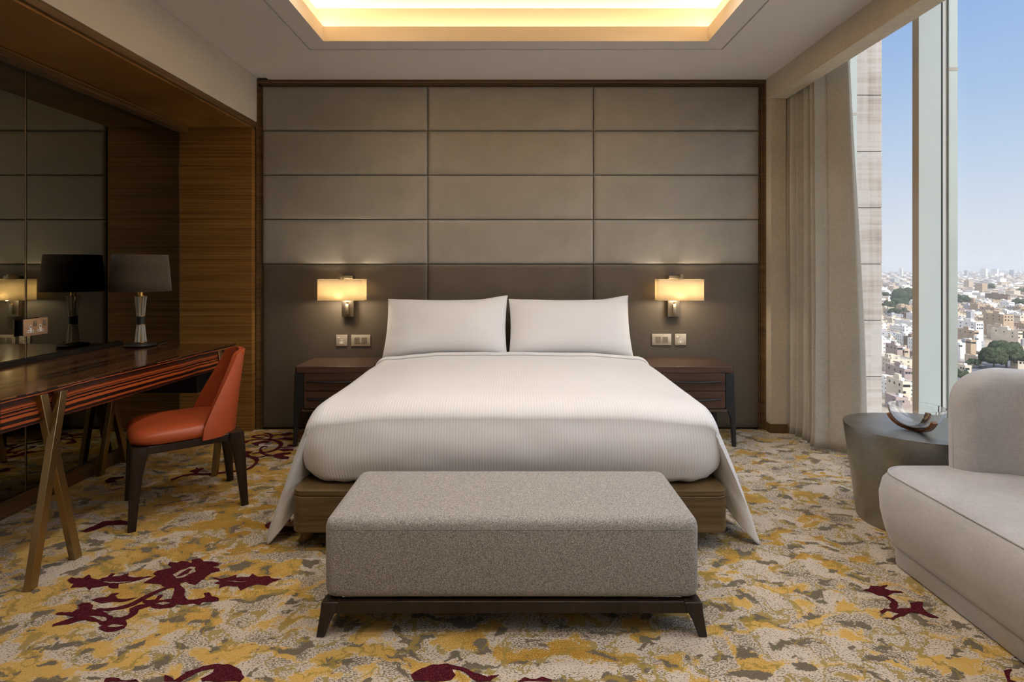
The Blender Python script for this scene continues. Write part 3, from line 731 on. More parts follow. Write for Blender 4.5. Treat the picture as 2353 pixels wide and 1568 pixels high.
# turned-down sheet band at the pillows
bm = NB()
def band(u, q):
    th = q * PI; yy = 3.835 + 0.09 * q
    p = prof(u, min(3.86, yy)); p.y = yy
    lift = 0.0115 + 0.011 * math.sin(th) - 0.004 * q
    n = Vector((0, 0, 1)) if abs(u) < 0.82 else Vector(((1 if u > 0 else -1) * math.sin(min(PI / 2, (abs(u) - 0.82) / 0.095)), 0, math.cos(min(PI / 2, (abs(u) - 0.82) / 0.095))))
    return p + n * lift
grid(bm, band, [-1.03 + 2.06 * i / 110 for i in range(111)], lsp(0, 1, 10), uvf=lambda u, v: (u, v))
sh = obj('sheet', bm, 'sheet', None, solid=0.006, soff=1.0, angle=1.4)
tag(sh, 'white striped sheet edge turned down over the duvet in front of the pillows', 'sheet')

def pillow(xc, w, label, flip, hh=0.46):
    bm = NB()
    tilt = math.radians(24)
    def fn(u, v, sgn):
        e = (1 - abs(u) ** 3.2) ** 0.55 * (1 - abs(v) ** 3.0) ** 0.55 if abs(u) < 1 and abs(v) < 1 else 0
        cu = 1 - 0.035 * (1 - v * v); cv = 1 - 0.10 * (1 - u * u) ** 1.0
        x = u * w / 2 * cu; z = v * hh / 2 * cv
        # one raised corner
        z += 0.022 * smooth(0.5, 1.0, u * flip) * smooth(0.2, 1, v) - 0.006 * smooth(0.5, 1.0, -u * flip) * smooth(0.2, 1, v)
        th = 0.105 * e * (1 + 0.10 * math.sin(2.5 * u + v))
        th += 0.007 * mnoise.noise(Vector((u * 2.0 + xc, v * 2.4, 5))) * e
        y = -sgn * th
        yy = y * math.cos(tilt) + z * math.sin(tilt); zz = z * math.cos(tilt) - y * math.sin(tilt)
        return Vector((xc + x, 4.07 + yy, 0.805 + zz))
    L = [-1, -0.985, -0.96, -0.92] + lsp(-0.86, 0.86, 30) + [0.92, 0.96, 0.985, 1]
    for sgn in (1, -1): grid(bm, lambda u, v: fn(u, v, sgn), L, L)
    bmesh.ops.remove_doubles(bm, verts=bm.verts, dist=1e-5)
    o = obj('pillow', bm, 'pillow', None, angle=2.0, sub=1); tag(o, label, 'pillow', 'two white pillows standing against the padded wall')
pillow(-0.4865, 0.893, 'left white pillow standing upright, nearer the table lamp and desk', 1)
pillow(0.4075, 0.893, 'right white pillow standing upright, on the window side', 1)

# ------------------------------------------------------------------ bench at the foot
bn = thing('bench', 'grey tweed upholstered bench with dark wood legs at the foot of the bed', 'bench', (0, 2.12, 0))
bm = NB(); box(bm, -0.640, 0.628, 1.885, 2.355, 0.119, 0.394)
bmesh.ops.bevel(bm, geom=list(bm.edges), offset=0.038, segments=6, profile=0.55, affect='EDGES')
obj('cushion', bm, 'tweed', bn, angle=1.2)
bm = NB(); tube(bm, [(-0.61, 1.8845, 0.358), (0.598, 1.8845, 0.358)], 0.0008, 8); obj('seam', bm, 'tweed', bn)
bm = NB()
for y0, y1 in ((1.882, 1.912), (2.328, 2.358)): box(bm, -0.60, 0.588, y0, y1, 0.077, 0.1175)
for x0, x1 in ((-0.640, -0.608), (0.596, 0.628)): box(bm, x0, x1, 1.91, 2.33, 0.077, 0.1175)
obj('frame', bm, 'wenge', bn, bevel=0.004)
for sx, sy in ((-1, -1), (1, -1), (1, 1), (-1, 1)):
    xc = -0.006 + sx * 0.612; yc = 2.12 + sy * 0.222
    bm = NB()
    pts = [(0.0, 0.0, 0.0, 0.014), (0.0, 0.0, 0.06, 0.019), (0, 0, 0.1185, 0.026)]
    rings = []
    for z, w, off in ((0.0, 0.014, 0.020), (0.05, 0.019, 0.011), (0.085, 0.026, 0.004), (0.1185, 0.030, 0.0)):
        cx_ = xc + sx * (off - (w - 0.018) * 0.9 + 0.006); cy_ = yc + sy * (off * 0.5)
        rings.append([Vector((cx_ + a * w, cy_ + b * w * 0.8, z)) for a, b in ((-1, -1), (1, -1), (1, 1), (-1, 1))])
    loft(bm, rings); obj('leg', bm, 'wenge', bn, bevel=0.004)

# ------------------------------------------------------------------ nightstands
def nightstand(x0, x1, label):
    y0, y1, zt = 3.868, 4.268, 0.556
    t = thing('nightstand', label, 'nightstand', ((x0 + x1) / 2, (y0 + y1) / 2, 0), 'two walnut nightstands beside the bed')
    c = 0.02
    bm = NB(); prism(bm, [(x0 + c, y0), (x1 - c, y0), (x1, y0 + c), (x1, y1), (x0, y1), (x0, y0 + c)], 0.5105, zt); obj('top', bm, 'walnut', t, bevel=0.003)
    bm = NB(); box(bm, x0 + 0.066, x1 - 0.066, y0 + 0.012, y1 - 0.01, 0.262, 0.510); obj('case', bm, 'wenge', t, bevel=0.002)
    bm = NB(); box(bm, x0 + 0.055, x1 - 0.055, y0 - 0.002, y1 - 0.01, 0.243, 0.261); obj('bottom_rail', bm, 'walnut', t, bevel=0.003)
    for z0, z1 in ((0.391, 0.509), (0.268, 0.386)):
        bm = NB(); box(bm, x0 + 0.070, x1 - 0.070, y0 - 0.003, y0 + 0.0115, z0, z1); d = obj('drawer', bm, 'walnut', t, bevel=0.0015)
        zc = (z0 + z1) / 2 + 0.004; L = (x1 - x0) * 0.33; xm = (x0 + x1) / 2
        bm = NB(); pts = []; rr = []
        for i in range(25):
            q = -1 + i / 12; b = math.cos(q * PI / 2) ** 1.5
            pts.append((xm + q * L, y0 - 0.006 - 0.020 * b, zc - 0.004 * b)); rr.append(0.0045 + 0.003 * b)
        tube(bm, pts, rr, 10); obj('handle', bm, 'black_metal', d)
    for sx in (-1, 1):
        for sy in (-1, 1):
            bm = NB()
            xo = x0 + 0.001 if sx < 0 else x1 - 0.001; yo = y0 + 0.004 if sy < 0 else y1 - 0.004
            P_ = [(0.0, 0.0), (0.0, 0.51), (0.064, 0.51), (0.064, 0.262), (0.052, 0.25), (0.036, 0.225), (0.027, 0.19), (0.024, 0.15), (0.026, 0.0)]
            pts = [(xo - sx * a, z) for a, z in P_]
            prism(bm, pts, yo, yo - sy * 0.028, axis='y')
            for v in bm.verts:
                if v.co.z < 0.01: v.co.x += sx * 0.012
            obj('leg', bm, 'black_metal', t, bevel=0.006, seg=3)
nightstand(-1.513, -0.975, 'left dark walnut nightstand with two drawers, under the left wall light')
nightstand(0.955, 1.528, 'right walnut nightstand with two drawers and black legs, on the window side')

# ------------------------------------------------------------------ wall lights
def sconce(xs, s, label):
    """xs = centre of the back plate, s = side of the bracket block"""
    t = thing('wall_lamp', label, 'wall lamp', (xs, WY, 0.86), 'two wall lamps beside the bed')
    yw = WY - 0.012
    obj('back_plate', B(xs - 0.045, xs + 0.045, yw - 0.045, yw, 0.868, 1.175, bev=0.002), 'nickel', t)
    bm = NB(); box(bm, xs - 0.012, xs + 0.012, yw - 0.062, yw - 0.045, 0.888, 0.965, bev=0.002); sw = obj('reading_light', bm, 'nickel', t)
    bm = NB(); lathe(bm, [(0.0, 0), (0.006, 0.001), (0.006, 0.014), (0.0, 0.016)], (xs, yw - 0.054, 0.965), 14); obj('knob', bm, 'gold', sw)
    bm = NB(); box(bm, xs - 0.045, xs - 0.028, yw - 0.13, yw - 0.045, 1.150, 1.190) if s > 0 else box(bm, xs + 0.028, xs + 0.045, yw - 0.13, yw - 0.045, 1.150, 1.190)
    box(bm, xs - 0.028 * s, xs + 0.045 * s, yw - 0.075, yw - 0.045, 1.158, 1.178); obj('bracket', bm, 'nickel', t, bevel=0.001)
    sx = xs - 0.025 * s * 0.9; hw = 0.170; zc0, zc1 = 0.998, 1.150; yc = yw - 0.105
    bm = NB(); r = rrect(sx - hw, sx + hw, yc - 0.055, yc + 0.055, 0.012, 4); n = len(r)
    V = [[bm.verts.new((p[0], p[1], z)) for p in r] for z in (zc0, zc0 + 0.05, zc0 + 0.1, zc1)]
    for a, b in zip(V, V[1:]):
        for k in range(n): bm.faces.new((a[k], a[(k + 1) % n], b[(k + 1) % n], b[k]))
    obj('lamp_shade', bm, 'lit_shade', t, solid=0.0015, angle=1.2)
    bm = NB()
    for z in (zc0, zc1):
        o1 = rrect(sx - hw - 0.001, sx + hw + 0.001, yc - 0.056, yc + 0.056, 0.012, 4); i1 = rrect(sx - hw + 0.002, sx + hw - 0.002, yc - 0.053, yc + 0.053, 0.010, 4)
        for k in range(len(o1)):
            k2 = (k + 1) % len(o1)
            q = [[bm.verts.new((p[0], p[1], zz)) for p in (o1[k], o1[k2], i1[k2], i1[k])] for zz in (z - 0.002, z + 0.002)]
            bm.faces.new(q[0]); bm.faces.new(q[1]); bm.faces.new((q[0][0], q[0][1], q[1][1], q[1][0])); bm.faces.new((q[0][2], q[0][3], q[1][3], q[1][2]))
    obj('shade_trim', bm, 'lit_shade', t)
    bm = NB(); lathe(bm, [(0, -0.03), (0.013, -0.028), (0.015, 0.0), (0.010, 0.03), (0, 0.034)], (sx - 0.01, yc, 1.06), 16)
    b_ = obj('bulb', bm, 'lit_shade', t)
    ld = bpy.data.lights.new('bulb_light', 'POINT'); ld.energy = 6.2; ld.color = (1.0, 0.83, 0.60); ld.shadow_soft_size = 0.035
    lo = bpy.data.objects.new('bulb_light', ld); COL.objects.link(lo); lo.parent = t; lo.location = Vector((sx - 0.01, yc - 0.022, 1.028)) - Vector((xs, WY, 0.86))
    for q in (-0.09, 0.09):
        l2 = bpy.data.lights.new('bulb_glow', 'POINT'); l2.energy = 1.3; l2.color = (1.0, 0.83, 0.60); l2.shadow_soft_size = 0.035
        g2 = bpy.data.objects.new('bulb_glow', l2); COL.objects.link(g2); g2.parent = t; g2.location = Vector((sx + q, yc + 0.015, 1.07)) - Vector((xs, WY, 0.86))
    bm = NB(); tube(bm, [(xs + 0.0, yw - 0.045, 1.09), (sx, yc + 0.02, 1.09)], 0.005, 8); obj('arm', bm, 'nickel', t)
sconce(-1.254, 1, 'lit wall lamp with cream rectangular shade above the left nightstand')
sconce(1.212, -1, 'lit wall lamp with cream rectangular shade above the right nightstand')

# ------------------------------------------------------------------ sockets and switches
def face_box(bm, x0, x1, z0, z1, y0, y1): box(bm, x0, x1, y0, y1, z0, z1)
def socket(xc, zc, label, w=0.086):
    yb = WY - 0.011
    t = thing('wall_socket', label, 'socket', (xc, yb, zc), 'single sockets beside the bed')
    obj('plate', B(xc - w / 2, xc + w / 2, yb - 0.007, yb, zc - 0.043, zc + 0.043, bev=0.0015), 'plate', t)
    bm = NB(); box(bm, xc - 0.006, xc + 0.006, yb - 0.0085, yb - 0.0068, zc - 0.014, zc + 0.008); box(bm, xc - 0.017, xc + 0.017, yb - 0.0085, yb - 0.0068, zc - 0.026, zc - 0.014)
    o = obj('outlet', bm, 'white_plastic', t)
    bm = NB()
    box(bm, xc - 0.002, xc + 0.002, yb - 0.0092, yb - 0.0084, zc - 0.006, zc + 0.003)
    for q in (-1, 1): box(bm, xc + q * 0.011 - 0.003, xc + q * 0.011 + 0.003, yb - 0.0092, yb - 0.0084, zc - 0.022, zc - 0.018)
    obj('pin_holes', bm, 'dark_hole', o, smooth=False)
    obj('rocker', B(xc - 0.032, xc - 0.016, yb - 0.0095, yb - 0.0068, zc + 0.016, zc + 0.025, bev=0.001), 'white_plastic', t)
def switch(xc, zc, label):
    yb = WY - 0.011
    t = thing('light_switch', label, 'light switch', (xc, yb, zc), 'double light switches beside the bed')
    obj('plate', B(xc - 0.073, xc + 0.073, yb - 0.007, yb, zc - 0.043, zc + 0.043, bev=0.0015), 'plate', t)
    for cx_ in (-0.0265, 0.0265):
        for q in (-1, 1):
            x0 = xc + cx_ + (q * 0.0107) - 0.0103
            bm = NB(); box(bm, x0, x0 + 0.0206, yb - 0.0105, yb - 0.0068, zc - 0.022, zc + 0.022)
            for v in bm.verts:
                if v.co.z > zc and v.co.y < yb - 0.009: v.co.y += 0.003
            obj('rocker', bm, 'rocker', t, bevel=0.0008)
zsw = CH - (782.5 - CY) / 300.8
socket(-1.311, zsw, 'single socket plate left of the light switch, above the left nightstand')
switch(-1.166, zsw, 'double rocker light switch plate between the left socket and the pillow')
zsw = CH - (780.5 - CY) / 300.8
switch(1.130, zsw, 'double rocker light switch plate just right of the right pillow')
socket(1.274, zsw, 'single socket plate right of the light switch, above the right nightstand')
# double socket on the mirror, facing +X
t = thing('wall_socket', 'beige double socket plate mounted on the bronze mirror above the desk', 'socket', (-2.519, 2.93, 0.93))
obj('back_box', B(-2.519, -2.500, 2.863, 3.003, 0.890, 0.968), 'black', t)
obj('plate', B(-2.500, -2.494, 2.858, 3.006, 0.886, 0.974, bev=0.0012), 'bronze_plate', t)
for yc in (2.898, 2.957):
    bm = NB(); box(bm, -2.4945, -2.4915, yc - 0.006, yc + 0.006, 0.915, 0.941); box(bm, -2.4945, -2.4915, yc - 0.018, yc + 0.018, 0.903, 0.915); o = obj('outlet', bm, 'white_plastic', t)
    bm = NB(); box(bm, -2.4917, -2.4905, yc - 0.002, yc + 0.002, 0.927, 0.937)
    for q in (-1, 1): box(bm, -2.4917, -2.4905, yc + q * 0.011 - 0.003, yc + q * 0.011 + 0.003, 0.907, 0.911)
    obj('pin_holes', bm, 'dark_hole', o, smooth=False)
    obj('rocker', B(-2.4945, -2.490, yc + 0.018, yc + 0.034, 0.934, 0.962, bev=0.001), 'rocker', t)

# ------------------------------------------------------------------ desk
DZ = 0.750; DB = 0.622
dk = thing('desk', 'long macassar ebony writing desk on crossed bronze legs along the mirror', 'desk', (-2.18, 2.8, 0))
nf = (-1.894, 2.074); ff = (-1.777, 3.598); fk = (-2.500, 3.598); nk = (-2.500, 2.074)
bm = NB(); prism(bm, [nk, nf, ff, fk], DZ - 0.0035, DZ); obj('desk_top', bm, 'desk_top', dk, smooth=False)
bm = NB(); prism(bm, [(nk[0], nk[1] + .001), (nf[0] - .0008, nf[1] + .001), (ff[0] - .0008, ff[1] - .001), (fk[0], fk[1] - .001)], DB, DZ - 0.0036); obj('apron', bm, 'desk_edge', dk, smooth=False)
obj('back_strip', B(-2.518, -2.501, 2.07, 3.60, DZ - 0.03, DZ + 0.020), 'black', dk, smooth=False)
obj('drawer_box', B(-2.42, -1.86, 3.30, 3.58, 0.500, DB - 0.001), 'black', dk, bevel=0.002)
def xleg(dx, dy, top_dy=0.0, zt=0.735):
    w = 0.0185
    bm = NB(); bar(bm, (-1.862 + dx, 2.158 + dy, 0), (-1.858 + dx, 2.300 + dy, zt), w * 0.8, w, ay=Vector((0, 1, 0))); obj('leg', bm, 'brass', dk, bevel=0.0025)
    bm = NB(); bar(bm, (-1.869 + dx, 2.392 + dy, 0), (-1.880 + dx, 2.228 + dy, zt), w * 0.8, w); obj('leg', bm, 'brass', dk, bevel=0.0025)
xleg(0.004, 0.0); xleg(0.082, 1.185)
xleg(-0.600, 1.185, zt=DB - 0.001); xleg(-0.615, 0.0, zt=DB - 0.001)

# ------------------------------------------------------------------ table lamp
LX, LY = -2.311, 3.479
lp = thing('table_lamp', 'table lamp with black drum shade and glass rod stem on the desk', 'lamp', (LX, LY, DZ))
bm = NB(); lathe(bm, [(0, 0.0), (0.074, 0.0), (0.083, 0.005), (0.085, 0.011), (0.081, 0.017), (0.055, 0.023), (0.03, 0.025), (0, 0.025)], (LX, LY, DZ + 0.0005), 56); obj('base', bm, 'black_metal', lp)
H0, H1, H2, H3 = 0.026, 0.139, 0.187, 0.312
def rods(z0, z1, r0, r1):
    bm = NB()
    for k in range(8):
        a = 2 * PI * (k + 0.3) / 8
        tube(bm, [(LX + r0 * math.cos(a), LY + r0 * math.sin(a), DZ + z0), (LX + r1 * math.cos(a), LY + r1 * math.sin(a), DZ + z1)], 0.0070, 12)
    obj('glass_rods', bm, 'rod_glass', lp)
rods(H0 + 0.004, H1, 0.028, 0.017); rods(H2, H3 - 0.002, 0.017, 0.029)
bm = NB(); tube(bm, [(LX, LY, DZ + H0), (LX, LY, DZ + H3)], 0.0055, 14); obj('stem', bm, 'gold', lp)
bm = NB(); lathe(bm, [(0, H1), (0.0245, H1), (0.0245, H2), (0, H2)], (LX, LY, DZ), 40); obj('collar', bm, 'black_metal', lp, bevel=0.001)
bm = NB()
for z, r in ((H1 - 0.003, 0.0255), (H2, 0.0255), (H0, 0.035), (H3, 0.036)):
    lathe(bm, [(0, z), (r, z), (r, z + 0.0032), (0, z + 0.0032)], (LX, LY, DZ), 40); obj('brass_disc', bm, 'gold', lp, bevel=0.0006); bm = NB()
lathe(bm, [(0, H3 + 0.003), (0.015, H3 + 0.003), (0.015, H3 + 0.034), (0.004, H3 + 0.036), (0.004, H3 + 0.09), (0, H3 + 0.09)], (LX, LY, DZ), 28)
obj('socket_neck', bm, 'gold', lp, bevel=0.0006)
bm = NB(); z0 = H3 + 0.030; lathe(bm, [(0.164, z0), (0.158, z0 + 0.075), (0.152, z0 + 0.15), (0.145, z0 + 0.226)], (LX, LY, DZ), 72)
obj('lamp_shade', bm, 'shade_dark', lp, solid=0.0022, angle=1.2)
bm = NB()
for k in range(3):
    a = 2 * PI * k / 3; tube(bm, [(LX, LY, DZ + z0 + 0.06), (LX + 0.157 * math.cos(a), LY + 0.157 * math.sin(a), DZ + z0 + 0.06)], 0.0018, 6)
obj('shade_ring', bm, 'gold', lp)
bm = NB(); tube(bm, [(LX + 0.09, LY + 0.03, DZ + 0.006), (LX + 0.12, LY + 0.07, DZ + 0.016), (LX + 0.10, LY + 0.10, DZ + 0.02), (LX + 0.0, LY + 0.105, DZ + 0.004), (LX - 0.15, LY + 0.10, DZ + 0.004)], 0.0028, 8); obj('cord', bm, 'black', lp)

# ------------------------------------------------------------------ desk chair
ch = thing('desk_chair', 'rust orange leather chair with wraparound back and dark wood legs', 'chair', (-1.737, 2.951, 0))
CHO = Vector((-1.737, 2.951, 0)); fD = Vector((-0.808, -0.589, 0)); wD = Vector((0.589, -0.808, 0))
def L3(u, v, z): return CHO + wD * u + fD * v + Vector((0, 0, z))
def se(t, a, b, e):
    c, s = math.cos(t), math.sin(t)
    return (a * math.copysign(abs(c) ** e, c), b * math.copysign(abs(s) ** e, s))
bm = NB(); rings = []; N = 48
for z, k in ((0.386, 0.94), (0.393, 0.98), (0.410, 1.005), (0.428, 0.995), (0.443, 0.95), (0.454, 0.85), (0.461, 0.62), (0.464, 0.3)):
    r = []
    for i in range(N):
        u, v = se(2 * PI * i / N, 0.233 * k, 0.232 * k, 0.42)
        u *= 1.0 - 0.10 * max(0, -v / 0.23)
        r.append(L3(u, v + 0.012, z))
    rings.append(r)
loft(bm, rings); obj('seat', bm, 'chair_leather', ch, angle=2.0)
bm = NB(); th = 0.0
def shell(a, b):
    s = 1 if a >= 0 else -1; A_ = abs(a)
    zt = 0.796 - 0.012 * (A_ / 0.45) ** 2 if A_ < 0.45 else 0.784 - (0.784 - 0.43) * ((A_ - 0.45) / 0.55) ** 1.0
    z = 0.377 + (zt - 0.377) * b
    h = (z - 0.377) / 0.43
    W = 0.232 - 0.085 * h ** 1.5
    vb = -0.225 - 0.055 * h ** 1.2; dep = 0.165 - 0.01 * h
    ph = A_ * PI / 2
    u = s * W * math.sin(ph) ** 0.62; v = vb + dep * (1 - max(0.0, math.cos(ph)) ** 1.25)
    return L3(u, v, z)
grid(bm, shell, lsp(-1, 1, 49), lsp(0, 1, 18))
obj('backrest', bm, 'chair_leather', ch, solid=0.030, soff=0.0, angle=2.0, bevel=0.008, seg=3, sub=1)
bm = NB()
def rail(a, b, z0, z1, w0=0.018):
    a = Vector(a); b = Vector(b); d = (b - a).normalized(); n = Vector((-d.y, d.x, 0)) * w0
    r = [[p + n + Vector((0, 0, z0)), p - n + Vector((0, 0, z0)), p - n + Vector((0, 0, z1)), p + n + Vector((0, 0, z1))] for p in (a, b)]
    loft(bm, r)
fu, fv, bu, bv = 0.205, 0.205, 0.190, -0.225
rail(L3(fu, fv, 0), L3(bu, bv, 0), 0.345, 0.384); rail(L3(-fu, fv, 0), L3(-bu, bv, 0), 0.345, 0.384)
rail(L3(fu, fv, 0), L3(-fu, fv, 0), 0.345, 0.384); rail(L3(bu, bv, 0), L3(-bu, bv, 0), 0.345, 0.384)
obj('seat_frame', bm, 'wenge', ch, bevel=0.005)
for (u, v) in ((1, 1), (-1, 1), (1, -1), (-1, -1)):
    bm = NB(); rings = []
    tu, tv = (fu, fv) if v > 0 else (bu, bv)
    for z, w, o in ((0.0, 0.0165, 0.026), (0.12, 0.020, 0.018), (0.25, 0.026, 0.009), (0.315, 0.032, 0.002), (0.345, 0.037, -0.004), (0.386, 0.034, -0.004)):
        c_u = u * (tu + o * 0.7); c_v = v * abs(tv) + v * o * (1.0 if v > 0 else 1.3)
        rings.append([L3(c_u + p * w, c_v + q * w, z) for p, q in ((-1, -0.8), (-0.8, -1), (0.8, -1), (1, -0.8), (1, 0.8), (0.8, 1), (-0.8, 1), (-1, 0.8))])
    loft(bm, rings); obj('leg', bm, 'wenge', ch, angle=0.8)

# ------------------------------------------------------------------ curtain
bm = NB()
def curt(u, q):
    """u along the bunched cloth 0..1, q from top 0 to hem 1"""
    z = 2.95 - q * 2.937
    fl = 0.35 + 0.65 * smooth(0.0, 1.0, q)
    ph = u * 2 * PI * 10.5 + 1.0 * math.sin(u * 9) + PI
    y = 4.285 - u * (0.66 + 0.04 * fl)
    amp = 0.026 + 0.012 * fl
    x = 2.084 + 0.004 * fl + amp * math.sin(ph) * (0.85 + 0.3 * math.sin(u * 11)) + u * (0.0)
    # broad leading edge sweeping out toward the glass
    e = smooth(0.72, 1.0, u)
    x += e * (0.115 + 0.05 * fl)
    y += -e * 0.03 + 0.014 * math.sin(ph * 0.5 + 1.0)
    x += 0.010 * math.sin(q * 3.0 + u * 17) * (1 - q) + 0.004 * mnoise.noise(Vector((u * 20, q * 3, 1)))
    if q > 0.96: x += 0.012 * math.sin(u * 60) * (q - 0.96) / 0.04
    return Vector((x, y, z))
def curt2(u, q):
    if u <= 0.80: return curt(u / 0.80 * 0.74, q)
    # flat return panel: goes from the last fold to the glass side
    t = (u - 0.80) / 0.20; a = curt(0.74, q)
    fl = smooth(0.0, 1.0, q)
    xe = 2.205 + 0.125 * fl ** 0.8; ye = 3.70 + 0.0 * fl
    xs, ys_ = a.x, a.y
    px = xs + (xe - xs) * t; py = ys_ + (ye - ys_) * min(1, t * 1.35) - 0.028 * math.sin(PI * t)
    return Vector((px, py, a.z))
grid(bm, curt2, lsp(0, 0.80, 260) + lsp(0.805, 1.0, 24), lsp(0, 1, 40))
cu = obj('curtain', bm, 'curtain', None, solid=0.003, angle=2.0)
tag(cu, 'greige floor-length curtain gathered beside the window', 'curtain')
bm = NB(); box(bm, 2.07, 2.11, 0.0, 4.3, 2.96, 2.99); tr_ = obj('curtain_track', bm, 'alu', None); tag(tr_, 'pale metal curtain track hidden behind the window bulkhead', 'curtain track')

# ------------------------------------------------------------------ side table and bowl
st = thing('side_table', 'hammered pewter drum side table between the curtain and the grey sofa', 'side table', (1.995, 2.725, 0))
tc = (2.008, 2.725, 0)
def egg(t, rx, ry, rot=-0.30):
    c, s = math.cos(t), math.sin(t); x = rx * math.copysign(abs(c) ** 0.92, c); y = ry * math.copysign(abs(s) ** 0.92, s)
    return (x * math.cos(rot) - y * math.sin(rot), x * math.sin(rot) + y * math.cos(rot))
bm = NB(); rings = []
for z, kx, ky in ((0.0, 0.298, 0.232), (0.02, 0.300, 0.234), (0.20, 0.322, 0.252), (0.34, 0.340, 0.267), (0.43, 0.352, 0.277), (0.457, 0.356, 0.280), (0.4592, 0.3555, 0.2795), (0.460, 0.353, 0.277), (0.460, 0.25, 0.18), (0.460, 0.1, 0.07)):
    rings.append([Vector((tc[0] + egg(2 * PI * i / 80, kx, ky)[0], tc[1] + egg(2 * PI * i / 80, kx, ky)[1], z)) for i in range(80)])
loft(bm, rings); obj('drum', bm, 'hammered', st, angle=0.9)

bx, by, bz = 1.922, 2.680, 0.4605
bw = thing('glass_bowl', 'clear glass bowl in a curved wooden cradle on the hammered side table', 'bowl', (bx, by, bz))
R = 0.117
def bowl_prof(a, r):
    return r * math.sin(a) ** 0.86, 0.013 + (R - r) + (R - 0.004) * (1 - max(0.0, math.cos(a)) ** 0.92) * r / R
outp = [(0.0, 0.013)] + [bowl_prof(math.radians(86) * i / 18, R) for i in range(1, 19)]
inp = [bowl_prof(math.radians(86) * (18 - i) / 18, R - 0.004) for i in range(18)] + [(0.0, 0.017)]
inp[0] = (inp[0][0], outp[-1][1])
bm = NB(); lathe(bm, outp + inp, (bx, by, bz), 72); obj('glass', bm, 'bowl_glass', bw, angle=1.2)
for ang in (math.radians(148), math.radians(28), math.radians(-88)):
    bm = NB(); d = Vector((math.cos(ang), math.sin(ang), 0)); n = Vector((-d.y, d.x, 0)); rings = []
    for i in range(26):
        a = math.radians(63) * i / 25
        ri, zi = bowl_prof(a, R) if i else (0.0, 0.013)
        a2 = Vector((math.sin(a), -math.cos(a)))
        th_ = 0.0125
        pi_ = Vector((bx, by, bz + zi - 0.0006)) + d * (ri + 0.0006)
        po = pi_ + d * (th_ * a2.x) + Vector((0, 0, th_ * a2.y)); po.z = max(po.z, bz + 0.0004)
        rings.append([pi_ + n * 0.0125, pi_ - n * 0.0125, po - n * 0.0125, po + n * 0.0125])
    loft(bm, rings); obj('cradle_arm', bm, 'teak', bw, bevel=0.0012)

# ------------------------------------------------------------------ sofa
sf = thing('sofa', 'pale grey velvet sofa with curved back and piped seat at the right edge', 'sofa', (1.9, 1.75, 0))
def outline(off, n=120):
    """rounded footprint; straight along the room side"""
    x0, x1, y0, y1 = 1.585 - off, 2.30 + min(off, 0.0), 0.75 - off, 2.405 + off
    pts = []
    for (cx_, cy_, r, a0) in ((x0, y1, 0.10, PI), (x1, y1, 0.26, PI / 2), (x1, y0, 0.26, 0), (x0, y0, 0.22, -PI / 2)):
        r = max(0.02, r + off)
        sx = 1 if cx_ == x0 else -1; sy = 1 if cy_ == y0 else -1
        for i in range(17):
            a = a0 - PI / 2 * i / 16
            pts.append((cx_ + sx * r + r * math.cos(a), cy_ + sy * r + r * math.sin(a)))
    return pts
bm = NB(); loft(bm, [[Vector((x, y, z)) for x, y in outline(o)] for z, o in ((0.0, -0.012), (0.006, -0.004), (0.070, 0.0), (0.082, 0.003))]); obj('plinth', bm, 'sofa', sf, angle=1.0)
bm = NB(); loft(bm, [[Vector((x, y, z)) for x, y in outline(o)] for z, o in ((0.083, 0.004), (0.09, 0.014), (0.14, 0.034), (0.22, 0.052), (0.29, 0.056), (0.345, 0.044), (0.372, 0.024), (0.386, 0.004), (0.396, -0.03), (0.405, -0.09), (0.411, -0.16), (0.413, -0.24))]); obj('seat', bm, 'sofa', sf, angle=2.0)
bm = NB(); pts = [Vector((x, y, 0.378)) for x, y in outline(0.0205)]; tube(bm, pts + pts[:1], 0.0042, 8, cap=False); obj('piping', bm, 'sofa', sf)
bm = NB(); pts = [Vector((x, y, 0.083)) for x, y in outline(0.004)]; tube(bm, pts + pts[:1], 0.0025, 6, cap=False); obj('seam', bm, 'sofa', sf)
path = [(1.836, 2.345), (1.89, 2.342), (1.97, 2.325), (2.05, 2.29), (2.12, 2.23), (2.18, 2.14), (2.22, 2.05), (2.24, 1.85), (2.245, 1.6), (2.24, 1.3), (2.22, 1.1), (2.18, 1.0), (2.12, 0.93)]
PTS = []
for i in range(len(path) - 1):
    p0, p1, p2, p3 = [Vector((*path[max(0, min(len(path) - 1, i + k))], 0)) for k in (-1, 0, 1, 2)]
    for q in range(14):
        t = q / 14; PTS.append(0.5 * ((2 * p1) + (p2 - p0) * t + (2 * p0 - 5 * p1 + 4 * p2 - p3) * t * t + (3 * p1 - p0 - 3 * p2 + p3) * t ** 3))
PTS.append(Vector((*path[-1], 0)))
bm = NB(); rings = []; dist = 0; tot = sum((b - a).length for a, b in zip(PTS, PTS[1:]))
for i, p in enumerate(PTS):
    if i: dist += (p - PTS[i - 1]).length
    d = (PTS[min(i + 1, len(PTS) - 1)] - PTS[max(i - 1, 0)]).normalized(); n = Vector((-d.y, d.x, 0))
    e = min(dist, tot - dist); r = 0.19
    H = 0.632 + 0.19 * math.sqrt(max(0, 1 - (1 - min(1, (e + 0.004) / r)) ** 2))
    T = 0.075 * math.sqrt(max(0.004, 1 - (1 - min(1, e / 0.075)) ** 2))
    rg = []
    for k in range(28):
        a = 2 * PI * k / 28; c_, s_ = math.cos(a), math.sin(a)
        hh = (H - 0.36) / 2
        rg.append(p + n * (T * math.copysign(abs(c_) ** 0.5, c_)) + Vector((0, 0, 0.36 + hh + hh * math.copysign(abs(s_) ** 0.28, s_))))
    rings.append(rg)
loft(bm, rings); obj('backrest', bm, 'sofa', sf, angle=2.0)

